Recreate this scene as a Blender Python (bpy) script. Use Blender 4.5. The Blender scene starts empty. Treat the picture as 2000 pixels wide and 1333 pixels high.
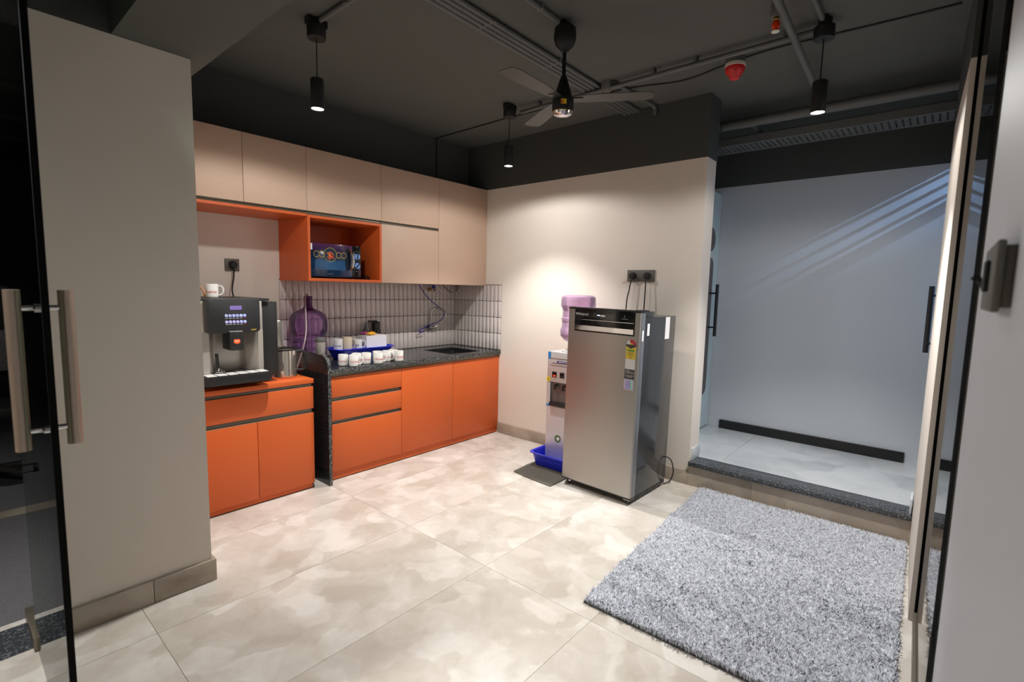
import bpy, bmesh, math, random
import numpy as np
from mathutils import Vector, Matrix, Euler
random.seed(7)
R = math.radians
scene = bpy.context.scene
COL = scene.collection

# ------------------------------------------------------------------ camera
cam_d = bpy.data.cameras.new('camera')
cam = bpy.data.objects.new('camera', cam_d); COL.objects.link(cam)
yaw, pitch, roll = R(-49.4384), R(-5.9968), R(1.3158)
fw = Vector((math.cos(pitch)*-math.sin(yaw), math.cos(pitch)*math.cos(yaw), math.sin(pitch)))
rt = Vector((math.cos(yaw), math.sin(yaw), 0)); up = rt.cross(fw)
rt2 = rt*math.cos(roll)+up*math.sin(roll); up2 = up*math.cos(roll)-rt*math.sin(roll)
mw = Matrix((rt2, up2, -fw)).transposed().to_4x4()
mw.translation = Vector((-3.4239, -3.7014, 1.3545))
cam.matrix_world = mw
cam_d.sensor_width = 36.0; cam_d.lens = 972.1628/2000*36.0
cam_d.clip_start = 0.01; cam_d.clip_end = 60
cam_d.dof.use_dof = True; cam_d.dof.focus_distance = 3.3; cam_d.dof.aperture_fstop = 3.2
scene.camera = cam
# ------------------------------------------------------------------ world, exposure, daylight
w = bpy.data.worlds.new('world'); scene.world = w; w.use_nodes = True
w.node_tree.nodes['Background'].inputs[0].default_value = (.35, .5, .8, 1)
w.node_tree.nodes['Background'].inputs[1].default_value = 0.5
vs = scene.view_settings
vs.view_transform = 'Standard'; vs.look = 'None'; vs.gamma = 1.0; vs.use_curve_mapping = False
vs.exposure = 0.46
scene.cycles.max_bounces = 8; scene.cycles.diffuse_bounces = 5; scene.cycles.glossy_bounces = 4; scene.cycles.transparent_max_bounces = 12
LAMP_W = 76.0           # beam of each pendant downlight
SPILL_W = 17.0          # and its wide spill
LAMP_COL = (1.0, 0.992, 0.97)
def lamp(name, kind, loc, energy, color, target=None, **kw):
    d = bpy.data.lights.new(name, kind); d.energy = energy; d.color = color
    for k, v in kw.items(): setattr(d, k, v)
    o = bpy.data.objects.new(name, d); COL.objects.link(o); o.location = loc
    if target is not None:
        o.rotation_euler = (Vector(target)-Vector(loc)).to_track_quat('-Z', 'Y').to_euler()
    return o
# daylight entering by the window of the side room off the passage
lamp('window_daylight', 'AREA', (0.62, -4.93, 1.75), 6.0, (.32, .58, 1.0), (0.62, -3.0, 1.3), shape='RECTANGLE', size=1.0, size_y=1.3)
lamp('vent_daylight', 'SPOT', (0.60, -5.9, 3.43), 520, (.38, .62, 1.0), (1.20, -3.68, 2.13), spot_size=R(15.5), spot_blend=1.0, shadow_soft_size=.02)

# ------------------------------------------------------------------ helpers
def s2l(c):
    return tuple(((v/255)/12.92 if v/255 <= .04045 else ((v/255+.055)/1.055)**2.4) for v in c)+(1,)
MATS = {}
def mat(name, rgb, rough=.5, metal=0., spec=.5, noise=0, nscale=8, bump=0, bscale=60, emit=None, es=1., coat=0., aniso=0., alpha=1):
    m = bpy.data.materials.new(name); m.use_nodes = True; MATS[name] = m
    nt = m.node_tree; b = nt.nodes['Principled BSDF']
    c = s2l(rgb); b.inputs['Base Color'].default_value = c
    b.inputs['Roughness'].default_value = rough; b.inputs['Metallic'].default_value = metal
    b.inputs['Specular IOR Level'].default_value = spec; b.inputs['Coat Weight'].default_value = coat
    b.inputs['Anisotropic'].default_value = aniso
    if emit: b.inputs['Emission Color'].default_value = s2l(emit); b.inputs['Emission Strength'].default_value = es
    if noise or bump:
        tc = nt.nodes.new('ShaderNodeTexCoord')
    if noise:
        n = nt.nodes.new('ShaderNodeTexNoise'); n.inputs['Scale'].default_value = nscale; n.inputs['Detail'].default_value = 4
        nt.links.new(tc.outputs['Object'], n.inputs['Vector'])
        mx = nt.nodes.new('ShaderNodeMixRGB'); mx.blend_type = 'MIX'
        mx.inputs[1].default_value = tuple(v*(1-noise) for v in c[:3])+(1,); mx.inputs[2].default_value = tuple(min(1, v*(1+noise)) for v in c[:3])+(1,)
        nt.links.new(n.outputs['Fac'], mx.inputs[0]); nt.links.new(mx.outputs[0], b.inputs['Base Color'])
    if bump:
        n2 = nt.nodes.new('ShaderNodeTexNoise'); n2.inputs['Scale'].default_value = bscale; n2.inputs['Detail'].default_value = 3
        nt.links.new(tc.outputs['Object'], n2.inputs['Vector'])
        bp = nt.nodes.new('ShaderNodeBump'); bp.inputs['Strength'].default_value = bump; bp.inputs['Distance'].default_value = .004
        nt.links.new(n2.outputs['Fac'], bp.inputs['Height']); nt.links.new(bp.outputs[0], b.inputs['Normal'])
    return m
def glassy(name, tint, gloss_rough=.02, milk=0., milkcol=(255, 255, 255), ior=1.45):
    m = bpy.data.materials.new(name); m.use_nodes = True; MATS[name] = m
    nt = m.node_tree; nt.nodes.remove(nt.nodes['Principled BSDF']); out = nt.nodes['Material Output']
    tr = nt.nodes.new('ShaderNodeBsdfTransparent'); tr.inputs[0].default_value = s2l(tint)
    gl = nt.nodes.new('ShaderNodeBsdfGlossy'); gl.inputs['Roughness'].default_value = gloss_rough
    fr = nt.nodes.new('ShaderNodeFresnel'); fr.inputs[0].default_value = ior
    mx = nt.nodes.new('ShaderNodeMixShader'); src = tr.outputs[0]
    if milk:
        df = nt.nodes.new('ShaderNodeBsdfDiffuse'); df.inputs[0].default_value = s2l(milkcol)
        tl = nt.nodes.new('ShaderNodeBsdfTranslucent'); tl.inputs[0].default_value = s2l(milkcol)
        m1 = nt.nodes.new('ShaderNodeMixShader'); m1.inputs[0].default_value = .5
        nt.links.new(df.outputs[0], m1.inputs[1]); nt.links.new(tl.outputs[0], m1.inputs[2])
        m0 = nt.nodes.new('ShaderNodeMixShader'); m0.inputs[0].default_value = milk
        nt.links.new(tr.outputs[0], m0.inputs[1]); nt.links.new(m1.outputs[0], m0.inputs[2]); src = m0.outputs[0]
    nt.links.new(fr.outputs[0], mx.inputs[0]); nt.links.new(src, mx.inputs[1]); nt.links.new(gl.outputs[0], mx.inputs[2])
    nt.links.new(mx.outputs[0], out.inputs[0]); return m

def marble(name, c1, c2, c3, rough=.22, scale=2.2, veins=None):
    m = bpy.data.materials.new(name); m.use_nodes = True; MATS[name] = m
    nt = m.node_tree; b = nt.nodes['Principled BSDF']; N = nt.nodes.new; L = nt.links.new
    geo = N('ShaderNodeNewGeometry'); info = N('ShaderNodeObjectInfo')
    mul = N('ShaderNodeVectorMath'); mul.operation = 'SCALE'; mul.inputs['Scale'].default_value = 17.0
    cmb = N('ShaderNodeCombineXYZ'); L(info.outputs['Random'], cmb.inputs[0]); L(info.outputs['Random'], cmb.inputs[1]); L(cmb.outputs[0], mul.inputs[0])
    add = N('ShaderNodeVectorMath'); add.operation = 'ADD'; L(geo.outputs['Position'], add.inputs[0]); L(mul.outputs[0], add.inputs[1])
    n0 = N('ShaderNodeTexNoise'); n0.inputs['Scale'].default_value = 3.5; n0.inputs['Detail'].default_value = 5; L(add.outputs[0], n0.inputs['Vector'])
    wv = N('ShaderNodeVectorMath'); wv.operation = 'MULTIPLY_ADD'; L(n0.outputs['Color'], wv.inputs[0]); wv.inputs[1].default_value = (.28, .28, .28); L(add.outputs[0], wv.inputs[2])
    v = N('ShaderNodeTexVoronoi'); v.inputs['Scale'].default_value = scale*2.4; v.feature = 'SMOOTH_F1'; v.inputs['Smoothness'].default_value = .25; L(wv.outputs[0], v.inputs['Vector'])
    sep = N('ShaderNodeSeparateColor'); L(v.outputs['Color'], sep.inputs[0])
    n1 = N('ShaderNodeTexNoise'); n1.inputs['Scale'].default_value = scale; n1.inputs['Detail'].default_value = 8; n1.inputs['Roughness'].default_value = .62; L(wv.outputs[0], n1.inputs['Vector'])
    mm = N('ShaderNodeMath'); mm.operation = 'MULTIPLY_ADD'; L(sep.outputs[0], mm.inputs[0]); mm.inputs[1].default_value = .26
    sb = N('ShaderNodeMath'); sb.operation = 'SUBTRACT'; L(n1.outputs['Fac'], sb.inputs[0]); sb.inputs[1].default_value = .13; L(sb.outputs[0], mm.inputs[2])
    r = N('ShaderNodeValToRGB'); e = r.color_ramp.elements
    e[0].position = .30; e[0].color = s2l(c1); e[1].position = .72; e[1].color = s2l(c3); k = e.new(.5); k.color = s2l(c2)
    L(mm.outputs[0], r.inputs[0]); L(r.outputs[0], b.inputs['Base Color'])
    b.inputs['Roughness'].default_value = rough; b.inputs['Specular IOR Level'].default_value = .45
    return m
def speckle(name, base, s1, rough, scale=260, thr=.66):
    m = bpy.data.materials.new(name); m.use_nodes = True; MATS[name] = m
    nt = m.node_tree; b = nt.nodes['Principled BSDF']; N = nt.nodes.new; L = nt.links.new
    tc = N('ShaderNodeTexCoord'); n = N('ShaderNodeTexNoise'); n.inputs['Scale'].default_value = scale; n.inputs['Detail'].default_value = 2
    L(tc.outputs['Object'], n.inputs['Vector']); r = N('ShaderNodeValToRGB'); e = r.color_ramp.elements
    e[0].position = thr-.14; e[0].color = s2l(base); e[1].position = thr; e[1].color = s2l(s1); L(n.outputs['Fac'], r.inputs[0]); L(r.outputs[0], b.inputs['Base Color'])
    b.inputs['Roughness'].default_value = rough
    return m

mat('paint_cream', (228, 217, 205), .6, bump=.05, bscale=40)
mat('paint_white', (200, 204, 210), .55, bump=.05, bscale=40)
mat('paint_dark', (68, 70, 68), .75, noise=.06, nscale=3, bump=.06, bscale=30)
mat('ceiling_dark', (86, 87, 83), .8, noise=.08, nscale=2, bump=.1, bscale=14)
mat('conduit_grey', (96, 97, 96), .5)
marble('floor_marble', (192, 182, 170), (209, 201, 191), (228, 222, 214), .2, scale=3.2)
marble('passage_marble', (178, 182, 185), (196, 199, 201), (210, 212, 213), .2, scale=1.6)
marble('skirting_tile', (152, 139, 124), (170, 157, 142), (186, 175, 160), .35)
mat('grout', (88, 76, 66), .9)
mat('grout_dark', (48, 34, 30), .9)
mat('grout_grey', (120, 122, 122), .9)
speckle('granite', (22, 23, 24), (120, 124, 126), .2, scale=200, thr=.72)
speckle('granite_edge', (36, 38, 38), (170, 172, 170), .5, scale=170, thr=.68)
mat('laminate_orange', (208, 96, 42), .42, spec=.4)
mat('laminate_beige', (202, 172, 150), .5, spec=.35)
mat('profile_alu', (128, 120, 105), .38, metal=.55)
mat('tile_glaze', (214, 203, 199), .08, spec=.6, coat=.3)
mat('carcass', (170, 150, 130), .7)
mat('steel_brushed', (176, 170, 162), .3, metal=1., aniso=.6)
mat('steel_door', (172, 168, 163), .36, metal=.85, noise=.02, nscale=2)
mat('chrome', (205, 205, 205), .06, metal=1.)
mat('steel_sink', (150, 150, 146), .28, metal=1.)
mat('handle_steel', (176, 160, 146), .34, metal=.9)
mat('plastic_black', (26, 26, 27), .42)
mat('gloss_black', (16, 16, 17), .12)
mat('rubber_black', (14, 14, 14), .6)
mat('fridge_side', (58, 60, 62), .13)
mat('fridge_trim', (120, 124, 130), .3, metal=.4)
mat('plastic_grey', (92, 90, 84), .5)
mat('plate_grey', (98, 92, 82), .45)
mat('lamp_black', (22, 22, 23), .5)
mat('lamp_glow', (255, 255, 255), .4, emit=(255, 246, 235), es=22.)
mat('ceramic', (222, 219, 213), .18, coat=.4)
mat('ceramic_cream', (214, 198, 170), .2, coat=.3)
mat('print_red', (196, 48, 62), .5)
mat('print_dark', (60, 60, 62), .5)
mat('print_white', (225, 225, 225), .5)
mat('print_grey', (120, 120, 120), .5)
mat('print_yellow', (226, 198, 60), .5)
mat('print_green', (60, 150, 70), .5)
mat('print_blue', (60, 90, 200), .5)
mat('button_white', (214, 222, 245), .4, emit=(190, 200, 255), es=.03)
mat('button_blue', (70, 80, 190), .4)
mat('lcd', (104, 88, 140), .3, emit=(104, 88, 150), es=.25)
mat('sticker_orange', (226, 96, 36), .5)
mat('plastic_blue', (16, 36, 200), .32, coat=.2)
mat('card_white', (232, 228, 228), .7)
mat('mat_rubber', (108, 104, 95), .85)
mat('rug_base', (74, 75, 80), .95)
mat('carpet_dark', (104, 102, 104), .95, noise=.5, nscale=160, bump=.5, bscale=200)
mat('alarm_red', (205, 40, 44), .35)
mat('alarm_white', (206, 198, 186), .5)
mat('bulb_orange', (226, 62, 20), .25)
mat('brass', (150, 120, 70), .3, metal=1.)
mat('hose_blue', (40, 36, 150), .4)
mat('hose_white', (214, 206, 196), .4)
mat('hose_clear', (150, 130, 130), .4)
mat('hose_orange', (206, 130, 60), .4)
mat('pink_wrap', (150, 50, 110), .4)
mat('orange_wrap', (235, 120, 40), .4)
mat('yellow_wrap', (240, 176, 40), .4)
mat('seal_black', (5, 6, 6), .7, spec=.1)
mat('silver_paint', (206, 202, 202), .38, metal=.35)
mat('steel_soft', (190, 183, 174), .34, metal=.6)
mat('cable_grey', (44, 45, 44), .6)
mat('steel_plate', (226, 224, 220), .35, metal=.2)
mat('steel_polish', (214, 206, 194), .14, metal=.85)
speckle('granite_grey', (62, 64, 68), (118, 122, 126), .25, scale=120, thr=.66)
mat('tumbler_lid', (86, 84, 82), .5)
mat('led_red', (240, 60, 40), .4, emit=(255, 60, 30), es=1.2)
mat('led_white', (230, 240, 255), .4, emit=(200, 220, 255), es=3.)
mat('sticker_yellow', (236, 204, 30), .5)
mat('tape_blue', (30, 130, 205), .5)
mat('cloth_grey', (110, 106, 104), .9, noise=.5, nscale=60)
mat('vinyl_grey', (104, 96, 94), .6)
mat('frosted', (196, 212, 212), .5)
mat('dial', (120, 160, 225), .35)
mat('holo', (198, 190, 222), .25, metal=.3)
glassy('glass_clear', (206, 220, 213), .01)
glassy('glass_partition', (214, 222, 216), .01)
glassy('glass_thin', (238, 240, 240), .02)
glassy('jug_purple', (238, 214, 242), .06, .2, (208, 160, 220))
glassy('jug_neck', (160, 84, 172), .08, .4, (130, 50, 142))
glassy('bottle_lilac', (248, 230, 250), .08, .6, (246, 212, 244))
# microwave door: dark blue glass with a purple upper edge
def micro_mat():
    m = mat('micro_glass', (14, 34, 58), .12, coat=.3); nt = m.node_tree; b = nt.nodes['Principled BSDF']
    tc = nt.nodes.new('ShaderNodeTexCoord'); sp = nt.nodes.new('ShaderNodeSeparateXYZ'); nt.links.new(tc.outputs['Generated'], sp.inputs[0])
    r = nt.nodes.new('ShaderNodeValToRGB'); e = r.color_ramp.elements
    e[0].position = .45; e[0].color = s2l((18, 52, 84)); e[1].position = 1.; e[1].color = s2l((84, 44, 84)); k = e.new(.72); k.color = s2l((26, 38, 68))
    nt.links.new(sp.outputs[2], r.inputs[0]); nt.links.new(r.outputs[0], b.inputs['Base Color'])
micro_mat()
def food_mat():
    m = mat('food_print', (220, 90, 40), .4); nt = m.node_tree; b = nt.nodes['Principled BSDF']
    tc = nt.nodes.new('ShaderNodeTexCoord'); v = nt.nodes.new('ShaderNodeTexVoronoi'); v.inputs['Scale'].default_value = 70
    nt.links.new(tc.outputs['Object'], v.inputs['Vector']); sp = nt.nodes.new('ShaderNodeSeparateColor'); nt.links.new(v.outputs['Color'], sp.inputs[0])
    r = nt.nodes.new('ShaderNodeValToRGB'); e = r.color_ramp.elements
    e[0].color = s2l((150, 30, 20)); e[1].color = s2l((236, 150, 60)); k = e.new(.5); k.color = s2l((220, 72, 34)); nt.links.new(sp.outputs[0], r.inputs[0]); nt.links.new(r.outputs[0], b.inputs['Base Color'])
food_mat()
def rug_mat():
    m = mat('rug_pile', (170, 171, 176), .95, spec=.1); nt = m.node_tree; b = nt.nodes['Principled BSDF']
    g = nt.nodes.new('ShaderNodeNewGeometry'); n = nt.nodes.new('ShaderNodeTexNoise'); n.inputs['Scale'].default_value = 70; n.inputs['Detail'].default_value = 4
    nt.links.new(g.outputs['Position'], n.inputs['Vector']); r = nt.nodes.new('ShaderNodeValToRGB'); e = r.color_ramp.elements
    e[0].position = .32; e[0].color = s2l((160, 162, 169)); e[1].position = .66; e[1].color = s2l((228, 230, 238)); nt.links.new(n.outputs['Fac'], r.inputs[0]); nt.links.new(r.outputs[0], b.inputs['Base Color'])
rug_mat()

def M(x): return MATS[x] if isinstance(x, str) else x
def tag(o, label=None, cat=None, group=None, kind=None):
    if label: o['label'] = label
    if cat: o['category'] = cat
    if group: o['group'] = group
    if kind: o['kind'] = kind
    return o
def thing(name, loc, label, cat, group=None, rot=(0, 0, 0), kind=None):
    o = bpy.data.objects.new(name, None); COL.objects.link(o); o.location = loc; o.rotation_euler = rot
    o.empty_display_size = .05
    return tag(o, label, cat, group, kind)
class G:
    """collects shapes into one mesh"""
    def __init__(s): s.bm = bmesh.new()
    def box(s, x0, x1, y0, y1, z0, z1, bev=0, seg=2):
        bm = bmesh.new() if bev else s.bm
        x0, x1 = sorted((x0, x1)); y0, y1 = sorted((y0, y1)); z0, z1 = sorted((z0, z1))
        v = [bm.verts.new(p) for p in ((x0,y0,z0),(x1,y0,z0),(x1,y1,z0),(x0,y1,z0),(x0,y0,z1),(x1,y0,z1),(x1,y1,z1),(x0,y1,z1))]
        for f in ((3,2,1,0),(4,5,6,7),(0,1,5,4),(1,2,6,5),(2,3,7,6),(3,0,4,7)): bm.faces.new([v[i] for i in f])
        if bev:
            bmesh.ops.bevel(bm, geom=bm.edges[:], offset=bev, segments=seg, affect='EDGES', profile=.5)
            s.merge(bm)
        return s
    def merge(s, bm):
        me = bpy.data.meshes.new('t'); bm.to_mesh(me); bm.free(); s.bm.from_mesh(me); bpy.data.meshes.remove(me)
    def ring(s, c, u, v, r, n):
        return [s.bm.verts.new(Vector(c)+Vector(u)*(r*math.cos(2*math.pi*i/n))+Vector(v)*(r*math.sin(2*math.pi*i/n))) for i in range(n)]
    def bridge(s, a, b):
        n = len(a)
        for i in range(n): s.bm.faces.new((a[i], a[(i+1) % n], b[(i+1) % n], b[i]))
    def tube(s, pts, r, n=10, caps=True):
        pts = [Vector(p) for p in pts]; rs = r if isinstance(r, (list, tuple)) else [r]*len(pts)
        t0 = (pts[1]-pts[0]).normalized(); u = t0.orthogonal().normalized(); prev = None
        for i, p in enumerate(pts):
            t = ((pts[min(i+1, len(pts)-1)]-pts[max(i-1, 0)])).normalized()
            u = (u-t*u.dot(t)).normalized(); v = t.cross(u)
            k = s.ring(p, u, v, rs[i], n)
            if prev: s.bridge(prev, k)
            elif caps: s.bm.faces.new(k[::-1])
            prev = k
        if caps: s.bm.faces.new(prev)
        return s
    def lathe(s, prof, c=(0, 0, 0), n=24, axis=2, close=False):
        ax = [Vector((0,1,0)),Vector((0,0,1)),Vector((1,0,0))]; U = [Vector((0,1,0)), Vector((0,0,1)), Vector((1,0,0))][axis]; V = [Vector((0,0,1)), Vector((1,0,0)), Vector((0,1,0))][axis]; W = [Vector((1,0,0)), Vector((0,1,0)), Vector((0,0,1))][axis]
        prev = None; first = None; c = Vector(c)
        for r, h in prof:
            k = [s.bm.verts.new(c+W*h)] if r < 1e-6 else s.ring(c+W*h, U, V, r, n)
            if prev:
                if len(prev) == 1 and len(k) > 1:
                    for i in range(n): s.bm.faces.new((prev[0], k[(i+1) % n], k[i]))
                elif len(k) == 1 and len(prev) > 1:
                    for i in range(n): s.bm.faces.new((prev[i], prev[(i+1) % n], k[0]))
                elif len(k) > 1: s.bridge(prev, k)
            prev = k
        return s
    def prism(s, poly, axis, a, b, bev=0):
        """extrude a polygon (2D) along an axis; axes order: x->(y,z), y->(x,z), z->(x,y)"""
        bm = bmesh.new()
        f = {'x': lambda p, t: (t, p[0], p[1]), 'y': lambda p, t: (p[0], t, p[1]), 'z': lambda p, t: (p[0], p[1], t)}[axis]
        A = [bm.verts.new(f(p, a)) for p in poly]; B = [bm.verts.new(f(p, b)) for p in poly]; n = len(poly)
        bm.faces.new(A); bm.faces.new(B[::-1])
        for i in range(n): bm.faces.new((A[i], B[i], B[(i+1) % n], A[(i+1) % n]))
        bmesh.ops.recalc_face_normals(bm, faces=bm.faces[:])
        if bev: bmesh.ops.bevel(bm, geom=bm.edges[:], offset=bev, segments=2, affect='EDGES', profile=.5)
        s.merge(bm); return s
    def loft(s, rings, cap0=True, cap1=True):
        prev = None
        for rg in rings:
            k = [s.bm.verts.new(p) for p in rg]
            if prev: s.bridge(prev, k)
            elif cap0: s.bm.faces.new(k[::-1])
            prev = k
        if cap1: s.bm.faces.new(prev)
        return s
    def quad(s, *p): s.bm.faces.new([s.bm.verts.new(q) for q in p]); return s
    def disc(s, c, u, v, r, n=20, r0=0):
        c = Vector(c); u = Vector(u); v = Vector(v)
        if r0: s.bridge(s.ring(c, u, v, r0, n), s.ring(c, u, v, r, n))
        else: s.bm.faces.new(s.ring(c, u, v, r, n))
        return s
    def mesh(s, name, m, ang=35, smooth=True, off=None, recalc=True):
        if off is not None: bmesh.ops.translate(s.bm, verts=s.bm.verts[:], vec=-Vector(off))
        if recalc: bmesh.ops.recalc_face_normals(s.bm, faces=s.bm.faces[:])
        me = bpy.data.meshes.new(name); s.bm.to_mesh(me); s.bm.free()
        me.materials.append(M(m))
        if smooth and len(me.polygons):
            me.polygons.foreach_set('use_smooth', [True]*len(me.polygons)); me.set_sharp_from_angle(angle=R(ang))
        return me
def part(name, g, m, parent=None, local=False, ang=35, label=None, cat=None, group=None, kind=None, recalc=True):
    """one mesh object; world coordinates unless local (then in the parent's frame)"""
    off = None; top = parent
    if parent is not None and not local:
        off = Vector((0, 0, 0)); q = parent
        while q is not None: off = off+Vector(q.location); q = q.parent
    if parent is None:   # origin at the base centre
        vs_ = [v.co for v in g.bm.verts]
        lo = Vector((min(v[i] for v in vs_) for i in range(3))); hi = Vector((max(v[i] for v in vs_) for i in range(3)))
        off = Vector(((lo.x+hi.x)/2, (lo.y+hi.y)/2, lo.z))
    me = g.mesh(name, m, ang, off=off, recalc=recalc)
    o = bpy.data.objects.new(name, me); COL.objects.link(o)
    if parent is None: o.location = off
    else: o.parent = parent
    return tag(o, label, cat, group, kind)
def inst(name, me, loc, parent=None, rot=(0, 0, 0), scale=(1, 1, 1)):
    o = bpy.data.objects.new(name, me); COL.objects.link(o); o.location = loc; o.rotation_euler = rot; o.scale = scale
    if parent is not None:
        o.parent = parent; q = parent; off = Vector((0, 0, 0))
        while q is not None: off += Vector(q.location); q = q.parent
        o.location = Vector(loc)-off
    return o
def copy_tree(o, parent=None):
    c = o.copy(); COL.objects.link(c); c.parent = parent
    for ch in o.children: copy_tree(ch, c)
    return c
def text_verts(s, size, align='CENTER'):
    cu = bpy.data.curves.new('txt', 'FONT'); cu.body = s; cu.size = size; cu.align_x = align; cu.align_y = 'CENTER'; cu.resolution_u = 2
    ob = bpy.data.objects.new('txt', cu); COL.objects.link(ob)
    dg = bpy.context.evaluated_depsgraph_get(); dg.update()
    me = bpy.data.meshes.new_from_object(ob.evaluated_get(dg))
    v = [tuple(x.co) for x in me.vertices]; f = [tuple(p.vertices) for p in me.polygons]
    bpy.data.objects.remove(ob); bpy.data.curves.remove(cu); bpy.data.meshes.remove(me)
    return v, f
TXT = {}
def add_text(g, s, size, o, u, v, fn=None, align='CENTER', sx=1.):
    key = (s, size, align)
    if key not in TXT: TXT[key] = text_verts(s, size, align)
    vv, ff = TXT[key]; o = Vector(o); u = Vector(u); v = Vector(v)
    vs_ = [g.bm.verts.new(fn(p[0]*sx, p[1]) if fn else o+u*(p[0]*sx)+v*p[1]) for p in vv]
    for f in ff:
        try: g.bm.faces.new([vs_[i] for i in f])
        except ValueError: pass
def rrect(x0, x1, y0, y1, r, n=5):
    out = []
    for cx, cy, a in ((x1-r, y1-r, 0), (x0+r, y1-r, 90), (x0+r, y0+r, 180), (x1-r, y0+r, 270)):
        for i in range(n+1):
            t = R(a+90*i/n); out.append((cx+r*math.cos(t), cy+r*math.sin(t)))
    return out
def spline(pts, k=6):
    P = [Vector(p) for p in pts]; out = []
    for i in range(len(P)-1):
        a = P[max(i-1, 0)]; b = P[i]; c = P[i+1]; d = P[min(i+2, len(P)-1)]
        for j in range(k):
            t = j/k; out.append(.5*((2*b)+(c-a)*t+(2*a-5*b+4*c-d)*t*t+(3*b-a-3*c+d)*t**3))
    return out+[P[-1]]

# ================================================================== the setting
ZC = 2.667      # ceiling
ZT = 2.257      # top of the light paint, of the upper cabinets
ZS = .172       # raised passage floor
ZW = .784       # worktop
# floor slab (grout) with tiles
floor = part('floor', G().box(-5.2, 0.0, -3.9, 0.0, -.06, -.004), 'grout', kind='structure')
xs = [-5.2, -4.137, -2.937, -1.737, -.537, 0.0]; ys = [-3.9, -3.319, -2.719, -2.119, -1.52, -.919, -.32, 0.0]
for i in range(len(xs)-1):
    for j in range(len(ys)-1):
        if xs[i+1] < -2.9 and ys[j] > -1.3: continue
        yt = min(ys[j+1], -1.283) if xs[i+1] < -2.9 else ys[j+1]
        part('floor_tile', G().box(xs[i]+.0008, xs[i+1]-.0008, ys[j]+.0008, yt-.0008, -.012, 0), 'floor_marble', floor)
ceiling = part('ceiling', G().box(-5.2, 1.3, -3.9, 0.1, ZC, ZC+.1), 'ceiling_dark', kind='structure')
# kitchen wall: light below, dark beam above the cabinets
wall_back = part('wall_back', G().box(-2.55, .2, 0.0, .15, 0, 2.3), 'paint_cream', kind='structure')
part('dark_upper_band', G().box(-2.605, .2, -.17, .1, ZT+.001, ZC), 'paint_dark', wall_back)
part('tile_backing', G().box(-1.748, 0, -.004, 0.0, ZW-.03, ZW+.606), 'grout_dark', wall_back)
wall_right = part('wall_right', G().box(0, .165, -2.446, .0, 0, ZT), 'paint_cream', kind='structure')
part('dark_upper_band', G().box(0, .185, -2.446, .1, ZT, ZC), 'paint_dark', wall_right)
part('tile_backing', G().box(-.004, 0, -.6325, 0, ZW-.03, ZW+.604), 'grout_dark', wall_right)
# backsplash tiles: 4 rows of slender glazed tiles
TWD, THT = .0485, .15
def tile_mesh():
    g = G(); hw, hh = TWD/2-.0014, THT/2-.0014
    o1 = rrect(-hw, hw, -hh, hh, .007, 3); o2 = rrect(-hw+.0012, hw-.0012, -hh+.0012, hh-.0012, .0062, 3)
    g.loft([[(x, 0, z) for x, z in o1], [(x, -.0018, z) for x, z in o1], [(x, -.003, z) for x, z in o2]], cap0=False)
    return g.mesh('tile', 'tile_glaze', ang=50)
tm = tile_mesh()
for r_ in range(4):
    z = ZW+.001+THT*(r_+.5)
    for c_ in range(36):
        inst('tile', tm, (-(c_+.5)*TWD-.004, -.004, z), wall_back, (R(random.uniform(-.25, .25)), 0, R(random.uniform(-.25, .25))))
    for c_ in range(13):
        inst('tile', tm, (-.004, -(c_+.5)*TWD-.004, z), wall_right, (R(random.uniform(-.25, .25)), 0, R(-90+random.uniform(-.25, .25))))
# left wall stub with its end, the partition beside the cabinets and the beam
wall_left = part('wall_left', G().box(-3.155, -2.667, -1.283, -1.08, 0, 2.26), 'paint_cream', kind='structure')
part('dark_upper_band', G().box(-3.155, -2.667, -1.283, -1.08, 2.26, ZC), 'paint_dark', wall_left)
wall_side = part('wall_side', G().box(-2.80, -2.55, -.88, .15, 0, 2.26).box(-2.80, -2.667, -1.08, -.88, 0, 2.26), 'paint_cream', kind='structure')
part('dark_upper_band', G().box(-2.80, -2.55, -.88, .15, 2.26, ZC), 'paint_dark', wall_side)
part('beam', G().box(-2.925, -2.605, -3.9, -.17, 2.262, ZC), 'ceiling_dark', ceiling)
# walls round and behind the camera
wall_far_left = part('wall_far_left', G().box(-5.2, -4.15, -1.283, -1.08, 0, 2.26), 'paint_cream', kind='structure')
part('dark_upper_band', G().box(-5.2, -3.155, -1.283, -1.08, 2.26, ZC), 'paint_dark', wall_far_left)
wall_behind = part('wall_behind', G().box(-5.3, -5.2, -3.9, 0, 0, ZC), 'paint_cream', kind='structure')
# right-hand wall, its near end, and the nearer wall beside the camera
g = G().prism([(-.815, -3.709), (.14, -3.677), (.14, -3.82), (-.815, -3.82)], 'z', 0, ZT)
wall_front = part('wall_front', g, 'paint_cream', kind='structure')
part('dark_upper_band', G().prism([(-.815, -3.709), (.14, -3.677), (.14, -3.9), (-.815, -3.9)], 'z', ZT, ZC), 'paint_dark', wall_front)
part('end_post', G().box(-.833, -.815, -3.742, -3.7265, .05, ZC), 'seal_black', wall_front)
wall_near = part('wall_near', G().box(-5.2, -1.74, -3.9, -3.77, 0, ZC), 'paint_white', kind='structure')
wall_glass_return = part('wall_glass_return', G().box(-1.74, -.815, -3.9, -3.86, 0, ZC), 'paint_dark', kind='structure')
window_1 = part('window_1', G().prism([(-.834, -3.732), (-1.738, -3.757), (-1.738, -3.767), (-.834, -3.742)], 'z', .05, ZC-.002), 'glass_partition', kind='structure')
part('bottom_channel', G().prism([(-.834, -3.724), (-1.738, -3.749), (-1.738, -3.776), (-.834, -3.752)], 'z', 0, .05), 'profile_alu', window_1)
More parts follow.
